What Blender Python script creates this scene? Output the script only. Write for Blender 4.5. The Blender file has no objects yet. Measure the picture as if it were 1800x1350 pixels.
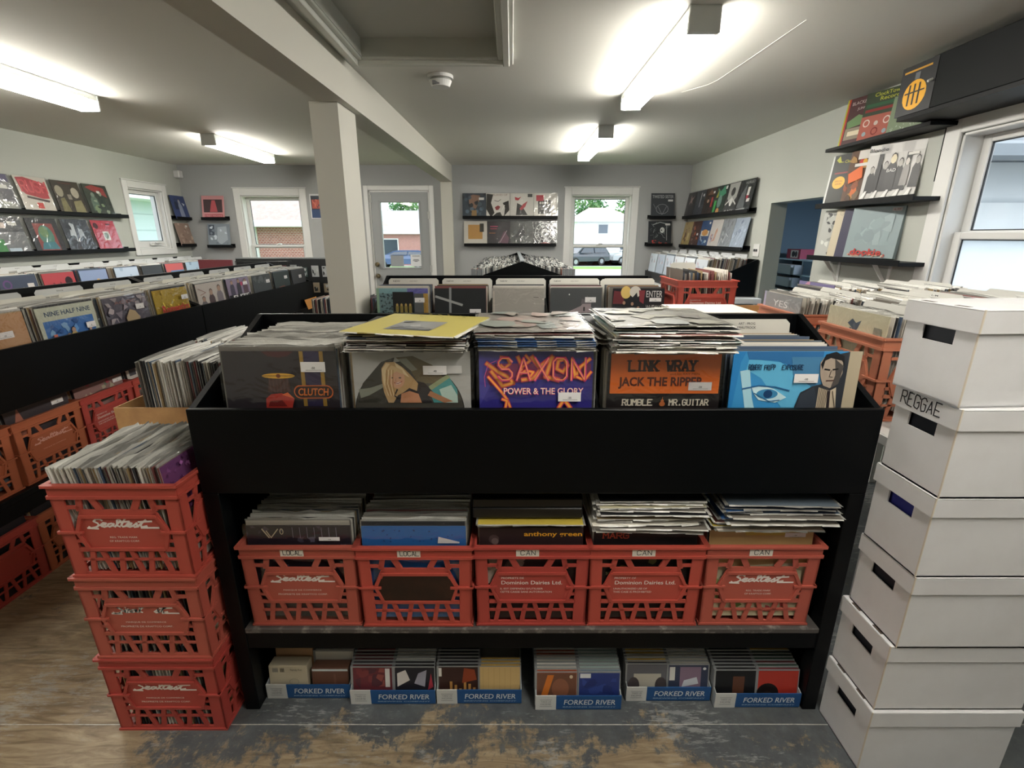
import bpy, math, random
from mathutils import Matrix, Vector
PI = math.pi
R = math.radians
scene = bpy.context.scene
COL = scene.collection

# ---------------------------------------------------------------- camera, sky, exposure
cam_d = bpy.data.cameras.new('camera'); cam = bpy.data.objects.new('camera', cam_d); COL.objects.link(cam)
cam_d.sensor_width = 36.0; cam_d.lens = 862 / 1800 * 36.0; cam_d.clip_start = 0.02; cam_d.clip_end = 400
cam.location = (0, 0, 1.51); cam.rotation_euler = (R(90 - 16.8), 0, 0)
scene.camera = cam
scene.view_settings.view_transform = 'Standard'
scene.view_settings.look = 'None'
scene.view_settings.gamma = 1.0
scene.view_settings.use_curve_mapping = False
scene.view_settings.exposure = 2.9
scene.cycles.use_denoising = True
scene.cycles.max_bounces = 10
scene.cycles.diffuse_bounces = 6
scene.cycles.transparent_max_bounces = 12
scene.cycles.sample_clamp_indirect = 6.0
TUBE = 7.3          # emission of the fluorescent diffusers
SKY = 0.42
w = bpy.data.worlds.new('overcast_sky'); scene.world = w; w.use_nodes = True
nt = w.node_tree; bg = nt.nodes['Background']
tc = nt.nodes.new('ShaderNodeTexCoord'); sp = nt.nodes.new('ShaderNodeSeparateXYZ'); rp = nt.nodes.new('ShaderNodeValToRGB')
nt.links.new(tc.outputs['Generated'], sp.inputs[0]); nt.links.new(sp.outputs['Z'], rp.inputs[0])
rp.color_ramp.elements[0].position = 0.0; rp.color_ramp.elements[0].color = (0.80, 0.90, 1.0, 1)
rp.color_ramp.elements[1].position = 0.6; rp.color_ramp.elements[1].color = (0.93, 0.97, 1.0, 1)
nt.links.new(rp.outputs[0], bg.inputs[0]); bg.inputs[1].default_value = SKY

# ---------------------------------------------------------------- materials
def lin(h):
    h = h.lstrip('#'); o = []
    for i in (0, 2, 4):
        c = int(h[i:i+2], 16) / 255
        o.append(c / 12.92 if c <= 0.04045 else ((c + 0.055) / 1.055) ** 2.4)
    return (*o, 1)
_m = {}
def mat(h, rough=0.5, metal=0.0, spec=0.5, noise=None, bump=0.0, scale=30, coat=0.0, emit=0, name=None):
    """plain Principled colour; noise = (second colour, scale, low, high) mixes in blotches"""
    key = (h, rough, metal, spec, noise, bump, scale, coat, emit, name)
    if key in _m: return _m[key]
    m = bpy.data.materials.new(name or 'paint_' + h.strip('#')); m.use_nodes = True
    n = m.node_tree.nodes; l = m.node_tree.links; b = n['Principled BSDF']
    b.inputs['Base Color'].default_value = lin(h); b.inputs['Roughness'].default_value = rough
    b.inputs['Metallic'].default_value = metal; b.inputs['Specular IOR Level'].default_value = spec
    b.inputs['Coat Weight'].default_value = coat; b.inputs['Coat Roughness'].default_value = 0.08
    if emit:
        b.inputs['Emission Color'].default_value = lin(h); b.inputs['Emission Strength'].default_value = emit
    if noise or bump:
        t = n.new('ShaderNodeTexCoord')
    if noise:
        c2, sc, lo, hi = noise
        x = n.new('ShaderNodeTexNoise'); x.inputs['Scale'].default_value = sc; x.inputs['Detail'].default_value = 8
        x.inputs['Roughness'].default_value = 0.65
        r = n.new('ShaderNodeValToRGB'); r.color_ramp.elements[0].position = lo; r.color_ramp.elements[1].position = hi
        r.color_ramp.elements[0].color = lin(h); r.color_ramp.elements[1].color = lin(c2)
        l.new(t.outputs['Object'], x.inputs['Vector']); l.new(x.outputs['Fac'], r.inputs[0]); l.new(r.outputs[0], b.inputs['Base Color'])
    if bump:
        x = n.new('ShaderNodeTexNoise'); x.inputs['Scale'].default_value = scale; x.inputs['Detail'].default_value = 4
        u = n.new('ShaderNodeBump'); u.inputs['Strength'].default_value = bump; u.inputs['Distance'].default_value = 0.004
        l.new(t.outputs['Object'], x.inputs['Vector']); l.new(x.outputs['Fac'], u.inputs['Height']); l.new(u.outputs[0], b.inputs['Normal'])
    _m[key] = m; return m
def clear(name, tint, gloss, rough=0.03, bump=0.0, scale=20, diffuse=0.0):
    """thin clear sheet: lets light straight through, with a sheen"""
    m = bpy.data.materials.new(name); m.use_nodes = True
    n = m.node_tree.nodes; l = m.node_tree.links; n.clear()
    out = n.new('ShaderNodeOutputMaterial'); t = n.new('ShaderNodeBsdfTransparent'); t.inputs[0].default_value = tint
    g = n.new('ShaderNodeBsdfGlossy'); g.inputs['Roughness'].default_value = rough
    mx = n.new('ShaderNodeMixShader'); mx.inputs[0].default_value = gloss
    l.new(t.outputs[0], mx.inputs[1]); l.new(g.outputs[0], mx.inputs[2])
    last = mx
    if diffuse:
        d = n.new('ShaderNodeBsdfTranslucent'); d.inputs[0].default_value = (0.9, 0.96, 1, 1)
        m2 = n.new('ShaderNodeMixShader'); m2.inputs[0].default_value = diffuse
        l.new(mx.outputs[0], m2.inputs[1]); l.new(d.outputs[0], m2.inputs[2]); last = m2
    if bump:
        tc = n.new('ShaderNodeTexCoord'); x = n.new('ShaderNodeTexNoise'); x.inputs['Scale'].default_value = scale
        x.inputs['Distortion'].default_value = 1.5
        u = n.new('ShaderNodeBump'); u.inputs['Strength'].default_value = bump; u.inputs['Distance'].default_value = 0.01
        l.new(tc.outputs['Object'], x.inputs['Vector']); l.new(x.outputs['Fac'], u.inputs['Height']); l.new(u.outputs[0], g.inputs['Normal'])
    l.new(last.outputs[0], out.inputs[0]); return m
WALL = mat('b4b7b0', 0.7, bump=0.25, scale=60)
WALL_BACKLIT = mat('a6a8a8', 0.7, bump=0.25, scale=60)  # greyer copy for the back wall, its backlit shade put into the colour
CEIL = mat('d3d2cb', 0.75, bump=0.2, scale=14)
WHITE = mat('d8d8d6', 0.45)
WHITEB = mat('dcdcda', 0.5)
BLACK = mat('030507', 0.42, spec=0.17, bump=0.12, scale=25, name='black_paint')
BLACKM = mat('06080b', 0.5, spec=.2, name='black_shelf_paint')
GLASS = clear('window_glass', (0.97, 0.99, 1, 1), 0.05)
FROST = clear('frosted_glass', (0.8, 0.9, 0.95, 1), 0.05, 0.3, diffuse=0.75)
POLY = clear('clear_plastic_sleeve', (0.97, 0.97, 0.97, 1), 0.10, 0.10, bump=0.7, scale=11)
TOPL = [mat(c, 0.22, spec=0.8, bump=0.6, scale=90, name='plastic_sleeve_edge') for c in ('dcdbd5', 'a5a49e', 'c8c7c0', '85847f', 'bdbcb6')]; TOPS = TOPL[2]

# ---------------------------------------------------------------- mesh builder
class MB:
    def __init__(s): s.v = []; s.f = []; s.mi = []; s.ms = []; s.T = None
    def m(s, mt):
        if mt not in s.ms: s.ms.append(mt)
        return s.ms.index(mt)
    def add(s, vs, fs, mt):
        b = len(s.v); i = s.m(mt)
        for p in vs:
            p = Vector(p)
            if s.T: p = s.T @ p
            s.v.append(tuple(p))
        for f in fs: s.f.append([b + k for k in f]); s.mi.append(i)
        return s
    def box(s, x0, x1, y0, y1, z0, z1, mt, bv=0):
        if bv:
            d = min(bv, (x1-x0)/2.01, (y1-y0)/2.01, (z1-z0)/2.01)
            vs = []; fs = []
            X = (x0, x0+d, x1-d, x1); Y = (y0, y0+d, y1-d, y1); Z = (z0, z0+d, z1-d, z1)
            idx = {}
            for cx in (0, 1):
                for cy in (0, 1):
                    for cz in (0, 1):
                        xi, yi, zi = (0, 3)[cx], (0, 3)[cy], (0, 3)[cz]; xn, yn, zn = (1, 2)[cx], (1, 2)[cy], (1, 2)[cz]
                        for a, p in enumerate(((X[xi], Y[yn], Z[zn]), (X[xn], Y[yi], Z[zn]), (X[xn], Y[yn], Z[zi]))):
                            idx[cx, cy, cz, a] = len(vs); vs.append(p)
            I = lambda c, a: idx[c[0], c[1], c[2], a]
            for a in range(3):
                o = [k for k in range(3) if k != a]
                for side in (0, 1):
                    cs = []
                    for p, q in ((0, 0), (1, 0), (1, 1), (0, 1)):
                        c = [0, 0, 0]; c[a] = side; c[o[0]] = p; c[o[1]] = q; cs.append(I(c, a))
                    if (side == 1) == (a == 1): cs.reverse()
                    fs.append(cs)
            for a in range(3):
                o = [k for k in range(3) if k != a]
                for p in (0, 1):
                    for q in (0, 1):
                        c0 = [0, 0, 0]; c1 = [0, 0, 0]; c0[o[0]] = c1[o[0]] = p; c0[o[1]] = c1[o[1]] = q; c1[a] = 1
                        fs.append([I(c0, o[0]), I(c1, o[0]), I(c1, o[1]), I(c0, o[1])])
            for cx in (0, 1):
                for cy in (0, 1):
                    for cz in (0, 1): fs.append([I((cx, cy, cz), 0), I((cx, cy, cz), 1), I((cx, cy, cz), 2)])
            return s.add(vs, fs, mt)
        vs = [(x, y, z) for x in (x0, x1) for y in (y0, y1) for z in (z0, z1)]
        return s.add(vs, [(0, 1, 3, 2), (4, 6, 7, 5), (0, 4, 5, 1), (2, 3, 7, 6), (0, 2, 6, 4), (1, 5, 7, 3)], mt)
    def quad(s, a, b, c, d, mt): return s.add([a, b, c, d], [(0, 1, 2, 3)], mt)
    def prism(s, pts, axis, a0, a1, mt):
        """outline pts extruded along axis ('x','y','z') from a0 to a1"""
        def P(p, a): return (a, p[0], p[1]) if axis == 'x' else ((p[0], a, p[1]) if axis == 'y' else (p[0], p[1], a))
        n = len(pts); vs = [P(p, a0) for p in pts] + [P(p, a1) for p in pts]
        fs = [list(range(n))[::-1], list(range(n, 2*n))] + [(k, (k+1) % n, n+(k+1) % n, n+k) for k in range(n)]
        return s.add(vs, fs, mt)
    def cyl(s, a, b, r, mt, n=12, r2=None):
        a = Vector(a); b = Vector(b); d = (b-a).normalized(); u = d.orthogonal().normalized(); w_ = d.cross(u)
        r2 = r if r2 is None else r2; vs = []
        for p, q in ((a, r), (b, r2)):
            for k in range(n):
                t = 2*PI*k/n; vs.append(p + (u*math.cos(t)+w_*math.sin(t))*q)
        return s.add(vs, [list(range(n))[::-1], list(range(n, 2*n))] + [(k, (k+1) % n, n+(k+1) % n, n+k) for k in range(n)], mt)
    def mesh(s, name, smooth=False):
        me = bpy.data.meshes.new(name); me.from_pydata(s.v, [], s.f)
        for mt in s.ms: me.materials.append(mt)
        me.polygons.foreach_set('material_index', s.mi)
        if smooth: me.polygons.foreach_set('use_smooth', [True]*len(s.f))
        me.update(); return me
    def build(s, name, parent=None, smooth=False, **k): return link(name, s.mesh(name, smooth), parent, **k)
def link(name, me, parent=None, loc=None, rot=None, label=None, cat=None, group=None, kind=None):
    o = bpy.data.objects.new(name, me); COL.objects.link(o)
    if parent: o.parent = parent
    if loc: o.location = loc
    if rot: o.rotation_euler = rot
    return tag(o, label, cat, group, kind)
def tag(o, label=None, cat=None, group=None, kind=None):
    if label: o['label'] = label
    if cat: o['category'] = cat
    if group: o['group'] = group
    if kind: o['kind'] = kind
    return o
def thing(name, label, cat, loc=(0, 0, 0), rz=0, group=None): return link(name, None, None, loc, (0, 0, rz), label, cat, group)
def struct(name, mb): return mb.build(name, kind='structure')

# ---------------------------------------------------------------- lettering
_txt = {}
def text_tris(t, bold=0.0, shear=0.0):
    k = (t, bold, shear)
    if k not in _txt:
        c = bpy.data.curves.new('t', 'FONT'); c.body = t; c.align_x = 'CENTER'; c.offset = bold; c.shear = shear; c.resolution_u = 3
        o = bpy.data.objects.new('t', c); COL.objects.link(o)
        me = bpy.data.meshes.new_from_object(o.evaluated_get(bpy.context.evaluated_depsgraph_get()))
        vs = [(v.co.x, v.co.y) for v in me.vertices]; fs = [tuple(p.vertices) for p in me.polygons]
        bpy.data.objects.remove(o); bpy.data.curves.remove(c); bpy.data.meshes.remove(me)
        if vs:
            xs = [v[0] for v in vs]; ys = [v[1] for v in vs]; cx = (min(xs)+max(xs))/2; cy = (min(ys)+max(ys))/2
            vs = [(x-cx, y-cy) for x, y in vs]; _txt[k] = (vs, fs, max(xs)-min(xs), max(ys)-min(ys))
        else: _txt[k] = ([], [], 1, 1)
    return _txt[k]
# hand-drawn capitals: strokes on a 0..4 by 0..6 grid
PEN = {'A': '00 26 40|12 32', 'B': '00 06 36 45 43 33 03|33 42 41 30 00', 'C': '45 36 16 05 01 10 30 41', 'D': '00 06 26 44 42 20 00', 'E': '40 00 06 46|03 33', 'F': '00 06 46|03 33',
 'G': '45 36 16 05 01 10 30 41 43 23', 'H': '00 06|40 46|03 43', 'I': '20 26', 'J': '01 10 30 41 46', 'K': '00 06|46 02|13 40', 'L': '06 00 40', 'M': '00 06 23 46 40', 'N': '00 06 40 46', 'O': '16 05 01 10 30 41 45 36 16',
 'P': '00 06 36 45 44 33 03', 'Q': '16 05 01 10 30 41 45 36 16|22 40', 'R': '00 06 36 45 44 33 03|23 40', 'S': '45 36 16 05 04 13 33 42 41 30 10 01', 'T': '20 26|06 46', 'U': '06 01 10 30 41 46', 'V': '06 20 46',
 'W': '06 10 23 30 46', 'X': '00 46|06 40', 'Y': '06 23 46|23 20', 'Z': '06 46 00 40', '.': '20 21', '-': '13 33', ':': '21 22|24 25', ' ': '', "'": '25 26', '&': '40 05 16 25 02 10 20 42'}
SCRIPT = [[(.17, .80), (.13, .90), (.06, .88), (.03, .74), (.10, .62), (.13, .48), (.08, .34), (0, .28), (-.04, .36)], [(.15, .47), (.23, .52), (.245, .61), (.20, .64), (.165, .54), (.175, .41), (.22, .36), (.28, .43)],
 [(.375, .54), (.34, .60), (.29, .56), (.275, .44), (.31, .37), (.36, .46), (.38, .58), (.37, .44), (.41, .38)], [(.41, .40), (.49, .80), (.46, .92), (.43, .80), (.44, .45), (.49, .38)],
 [(.56, .90), (.51, .48), (.54, .38), (.59, .42)], [(.49, .68), (.64, .74)], [(.59, .45), (.67, .52), (.685, .61), (.64, .64), (.605, .54), (.615, .41), (.66, .36), (.71, .43)],
 [(.71, .42), (.77, .62), (.78, .48), (.80, .38), (.74, .35)], [(.80, .42), (.92, .84)], [(.87, .72), (.84, .44), (.88, .36), (.95, .42)], [(.80, .70), (1.02, .74)], [(-.06, .28), (.12, .24)], [(.86, .30), (1.16, .30)]]

class Art:
    """flat artwork laid on a front that faces -Y; 0..1 coordinates over (w, h) metres"""
    def __init__(s, mb, w, h, x0=0, z0=0, y=0, step=0.00022): s.mb = mb; s.w = w; s.h = h; s.x0 = x0; s.z0 = z0; s.y = y; s.step = step
    def P(s, x, y): return (s.x0 + x*s.w, s.y, s.z0 + y*s.h)
    def up(s): s.y -= s.step
    def poly(s, pts, c, **k):
        s.up(); s.mb.add([s.P(*p) for p in pts], [tuple(range(len(pts)))], c if not isinstance(c, str) else mat(c, 0.4))
    def rect(s, x0, y0, x1, y1, c): s.poly([(x0, y0), (x1, y0), (x1, y1), (x0, y1)], c)
    def ell(s, cx, cy, rx, ry, c, n=20): s.poly([(cx+rx*math.cos(2*PI*k/n), cy+ry*math.sin(2*PI*k/n)) for k in range(n)], c)
    def ring(s, cx, cy, rx, ry, wd, c, n=24): s.line([(cx+rx*math.cos(2*PI*k/n), cy+ry*math.sin(2*PI*k/n)) for k in range(n+1)], wd, c)
    def line(s, pts, wd, c, lift=True):
        if lift: s.up()
        c = mat(c, 0.4) if isinstance(c, str) else c
        for (x0, y0), (x1, y1) in zip(pts, pts[1:]):
            X0, X1, Y0, Y1 = x0*s.w, x1*s.w, y0*s.h, y1*s.h
            L = math.hypot(X1-X0, Y1-Y0) or 1e-6; dx, dy = (X1-X0)/L, (Y1-Y0)/L; e = wd*s.w/2
            a = (X0-dx*e*.7, Y0-dy*e*.7); b = (X1+dx*e*.7, Y1+dy*e*.7); nx, ny = -dy*e, dx*e
            s.mb.add([(s.x0+px, s.y, s.z0+py) for px, py in ((a[0]+nx, a[1]+ny), (a[0]-nx, a[1]-ny), (b[0]-nx, b[1]-ny), (b[0]+nx, b[1]+ny))], [(3, 2, 1, 0)], c)
    def text(s, t, cx, cy, wd, ht, c, bold=0.0, shear=0.0):
        """printed text fitted to a width and height"""
        vs, fs, tw, th = text_tris(t, bold, shear)
        if not vs: return
        s.up(); kx = wd*s.w/tw; ky = ht*s.h/th
        X, Z = s.x0+cx*s.w, s.z0+cy*s.h
        s.mb.add([(X+x*kx, s.y, Z+y*ky) for x, y in vs], fs, mat(c, 0.4) if isinstance(c, str) else c)
    def pen(s, t, x0, y0, wd, ht, c, th=0.01, slab=0, wob=0.0, rnd=None):
        """capitals drawn in strokes inside a box; slab adds serifs"""
        n = len(t); cw = wd/n; rnd = rnd or random.Random(len(t)*7+1); s.up()
        for i, ch in enumerate(t):
            for st in PEN.get(ch, '').split('|'):
                pts = [(x0+cw*(i+int(q[0])/4*.74)+rnd.uniform(-wob, wob)*cw, y0+ht*(int(q[1])/6)+rnd.uniform(-wob, wob)*ht) for q in st.split()]
                if len(pts) > 1: s.line(pts, th, c, False)
                if slab:
                    for q, p in zip(st.split(), pts):
                        if q[1] in '06' and (q == st.split()[0] or q == st.split()[-1] or ch in 'MN'): s.line([(p[0]-slab, p[1]), (p[0]+slab, p[1])], th*.6, c, False)
    def script(s, x0, y0, wd, ht, c, th, gaps=()):
        s.up()
        for i, st in enumerate(SCRIPT):
            if i in gaps: continue
            s.line([(x0+wd*x+ht*.25*y, y0+ht*y) for x, y in st], th, c, False)
    def scatter(s, seed, n, cols, box=(0, 0, 1, 1), r=(.03, .12), kind='p'):
        g = random.Random(seed)
        for _ in range(n):
            x = g.uniform(box[0], box[2]); y = g.uniform(box[1], box[3]); c = g.choice(cols)
            if kind == 'p':
                k = g.randint(4, 8); a0 = g.random()*6; pts = []
                for j in range(k):
                    q = g.uniform(*r); a = a0+2*PI*j/k
                    pts.append((min(max(x+q*math.cos(a), box[0]), box[2]), min(max(y+q*math.sin(a), box[1]), box[3])))
                s.poly(pts, c)
            else: s.line([(x, y), (min(1, max(0, x+g.uniform(-1, 1)*r[1])), min(1, max(0, y+g.uniform(-1, 1)*r[1])))], r[0], c)
    def price(s, x, y, wd=.19, ht=.085, t='-25', rot=0):
        s.rect(x, y, x+wd, y+ht, 'e6e4e4'); s.text(t, x+wd*.5, y+ht*.4, wd*.16, ht*.22, '303030', .02); s.rect(x+wd*.2, y+ht*.16, x+wd*.85, y+ht*.2, '606060')

# ================================================================ THE SETTING
XL, XR, YB, YN, ZC = -4.45, 2.40, 7.06, -2.6, 2.41
def wall_with_holes(mb, a0, a1, z0, z1, holes, plane, p0, p1, mt):
    """slab on plane 'x' or 'y' between p0 and p1, holes = (a0,a1,z0,z1) cut through"""
    A = sorted({a0, a1, *[h[0] for h in holes], *[h[1] for h in holes]}); Z = sorted({z0, z1, *[h[2] for h in holes], *[h[3] for h in holes]})
    for i in range(len(A)-1):
        for j in range(len(Z)-1):
            ca, cz = (A[i]+A[i+1])/2, (Z[j]+Z[j+1])/2
            if any(h[0] < ca < h[1] and h[2] < cz < h[3] for h in holes): continue
            if plane == 'y': mb.box(A[i], A[i+1], p0, p1, Z[j], Z[j+1], mt)
            else: mb.box(p0, p1, A[i], A[i+1], Z[j], Z[j+1], mt)
def floor_material():
    m = bpy.data.materials.new('worn_painted_plywood'); m.use_nodes = True; n = m.node_tree.nodes; l = m.node_tree.links; b = n['Principled BSDF']
    t = n.new('ShaderNodeTexCoord'); P = t.outputs['Object']
    def noise(sc, det=8, ro=.6, dist=0, vec=None, st=(1, 1, 1)):
        mp = n.new('ShaderNodeMapping'); mp.inputs['Scale'].default_value = st; l.new(vec or P, mp.inputs[0])
        x = n.new('ShaderNodeTexNoise'); x.inputs['Scale'].default_value = sc; x.inputs['Detail'].default_value = det; x.inputs['Roughness'].default_value = ro; x.inputs['Distortion'].default_value = dist
        l.new(mp.outputs[0], x.inputs['Vector']); return x.outputs['Fac']
    def math_(op, a, c=0, cl=False):
        x = n.new('ShaderNodeMath'); x.operation = op; x.use_clamp = cl
        for i, q in enumerate((a, c)):
            if isinstance(q, (int, float)): x.inputs[i].default_value = q
            else: l.new(q, x.inputs[i])
        return x.outputs[0]
    def ramp(f, *st):
        r = n.new('ShaderNodeValToRGB'); e = r.color_ramp.elements
        while len(e) < len(st): e.new(.5)
        for k, (p, c) in zip(e, st): k.position = p; k.color = lin(c)
        l.new(f, r.inputs[0]); return r.outputs[0]
    def mix(f, a, c):
        x = n.new('ShaderNodeMix'); x.data_type = 'RGBA'; l.new(f, x.inputs['Factor']); l.new(a, x.inputs['A']); l.new(c, x.inputs['B']); return x.outputs['Result']
    sep = n.new('ShaderNodeSeparateXYZ'); l.new(P, sep.inputs[0]); X, Y = sep.outputs['X'], sep.outputs['Y']
    # where feet have worn the paint off: a strip in front of the bins and the aisle at the left
    a = math_('MULTIPLY', math_('SUBTRACT', 1.12, Y), 5.5)                # y < 1.12
    a = math_('MINIMUM', a, math_('MULTIPLY', math_('SUBTRACT', .93, X), 4))
    lf = math_('MULTIPLY', math_('SUBTRACT', -1.12, X), 5.0)              # x < -1.12
    wear = math_('MAXIMUM', a, lf)
    wear = math_('MINIMUM', wear, 1.0); wear = math_('MAXIMUM', wear, -1.2)
    f = math_('ADD', noise(3.2, 10, .68, .6), math_('MULTIPLY', wear, .17))
    f = math_('ADD', f, math_('MULTIPLY', math_('SUBTRACT', noise(24, 8, .8, .4), .5), .62))
    f = math_('ADD', f, math_('MULTIPLY', math_('SUBTRACT', noise(7, 4, .7, .3, None, (9, 1, 1)), .5), .16))
    wood = ramp(noise(5, 9, .62, 1.2, None, (1, 7, 1)), (.3, '65543f'), (.44, '84735b'), (.58, '9c8b70'), (.75, 'afa188'))
    paint = ramp(noise(14, 8, .7), (.25, '3f4347'), (.55, '54585b'), (.8, '6c7072'))
    mask = ramp(f, (.455, '000000'), (.535, 'ffffff'))
    col = mix(mask, paint, wood)
    # dark grime patches
    gr = ramp(noise(2.3, 10, .78, .8), (.50, '000000'), (.66, 'b8b8b8'))
    col = mix(gr, col, ramp(noise(30, 3), (.3, '3c3f3c'), (.7, '625f54')))
    # white scuffs and the seam between two sheets at y = 1.21
    sc = ramp(math_('MULTIPLY', noise(38, 4, .8, 0, None, (.35, 1.6, 1)), noise(2.6, 4)), (.30, '000000'), (.36, 'c8c8c8'))
    col = mix(sc, col, ramp(noise(9), (.3, '8f9291'), (.7, 'b0b0ac')))
    seam = math_('LESS_THAN', math_('ABSOLUTE', math_('SUBTRACT', Y, math_('ADD', 1.195, math_('MULTIPLY', noise(4, 2), .006)))), .0016)
    col = mix(seam, col, ramp(noise(40), (.3, '8d8c85'), (.6, 'c8c6bd')))
    l.new(col, b.inputs['Base Color']); b.inputs['Roughness'].default_value = .52
    u = n.new('ShaderNodeBump'); u.inputs['Strength'].default_value = .25; u.inputs['Distance'].default_value = .002; l.new(f, u.inputs['Height']); l.new(u.outputs[0], b.inputs['Normal'])
    return m
struct('floor', MB().box(XL-.2, XR+3.2, YN, YB+.2, -.06, 0, floor_material()))

# ceiling with the recessed hatch cut in it
mb = MB(); HX0, HX1, HY0, HY1 = -.785, -.073, 1.75, 2.93
for q in ((XL-.2, HX0, YN, YB+.2), (HX1, XR+.2, YN, YB+.2), (HX0, HX1, YN, HY0), (HX0, HX1, HY1, YB+.2)): mb.box(*q, ZC, ZC+.1, CEIL)
struct('ceiling', mb)
mb = MB(); g = mat('b5b6ae', .6)
mb.box(HX0, HX1, HY0, HY1, 2.485, 2.50, g)
for q in ((HX0, HX0+.004, HY0, HY1), (HX1-.004, HX1, HY0, HY1), (HX0+.004, HX1-.004, HY1-.004, HY1), (HX0+.004, HX1-.004, HY0, HY0+.004)): mb.box(*q, 2.40, 2.485, g)
t = thing('ceiling_hatch', 'grey recessed attic hatch with moulded frame above the front record bin', 'hatch'); mb.build('hatch_panel', t)
mb = MB(); g = mat('c2c3bb', .45)
for d, wd, z in ((0, .028, 2.392), (.026, .034, 2.372), (.058, .022, 2.388)):
    x0, x1, y0, y1 = HX0-d, HX1+d, HY0-d, HY1+d
    for q in ((x0-wd, x0, y0-wd, y1+wd), (x1, x1+wd, y0-wd, y1+wd), (x0, x1, y1, y1+wd), (x0, x1, y0-wd, y0)): mb.box(*q, z, ZC, g, .004)
mb.build('moulding', t)

# back wall (street side)
WB1 = (.80, 1.62, .90, 2.04); WB2 = (-3.66, -2.86, .90, 2.03); DR = (-1.935, -1.115, 0, 2.095)
mb = MB(); wall_with_holes(mb, XL-.2, XR+.2, 0, ZC, [WB1, WB2, DR], 'y', YB, YB+.16, WALL_BACKLIT); struct('wall_back', mb)
WL1 = (6.07, 6.66, 1.36, 2.05)
mb = MB(); wall_with_holes(mb, YN, YB, 0, ZC, [WL1], 'x', XL-.16, XL, WALL); struct('wall_left', mb)
WR1 = (1.86, 2.88, .95, 2.035); OP = (4.03, 4.83, 0, 1.80)
mb = MB(); wall_with_holes(mb, YN, YB, 0, ZC, [WR1, OP], 'x', XR, XR+.15, WALL); struct('wall_right', mb)
struct('wall_near', MB().box(XL-.2, XR+.2, YN-.1, YN, 0, ZC, WALL))
# beam and column
mb = MB(); bt = mat('c6c4ba', .6, bump=.15, scale=20)
mb.prism([(-1.17, YN), (-1.017, YN), (-.80, YB), (-.95, YB)], 'z', 2.2, ZC-.002, bt); struct('trim_beam', mb)
mb = MB(); mb.prism([(-1.09, 2.952), (-.937, 2.952), (-.929, 3.24), (-1.082, 3.24)], 'z', 0, 2.2, bt); struct('trim_column', mb)
struct('trim_pilaster', MB().box(-.95, -.80, 6.99, YB, 0, 2.2, bt))
for nm, q in (('baseboard_back', (XL, XR, YB-.015, YB)), ('baseboard_left', (XL, XL+.015, YN, YB))): struct(nm, MB().box(*q, 0, .10, WHITE))
# crack ridge in the ceiling plaster
mb = MB(); cr = CEIL
for (x0, y0), (x1, y1) in (((1.11, 3.62), (1.22, 3.45)), ((1.22, 3.45), (1.24, 3.36)), ((1.24, 3.36), (1.26, 3.0)), ((1.26, 3.0), (1.28, 2.5))): mb.prism([(x0-.0015, y0), (x0+.0015, y0), (x1+.0015, y1), (x1-.0015, y1)], 'z', ZC-.0015, ZC, cr)
struct('trim_plaster_crack', mb)

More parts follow.
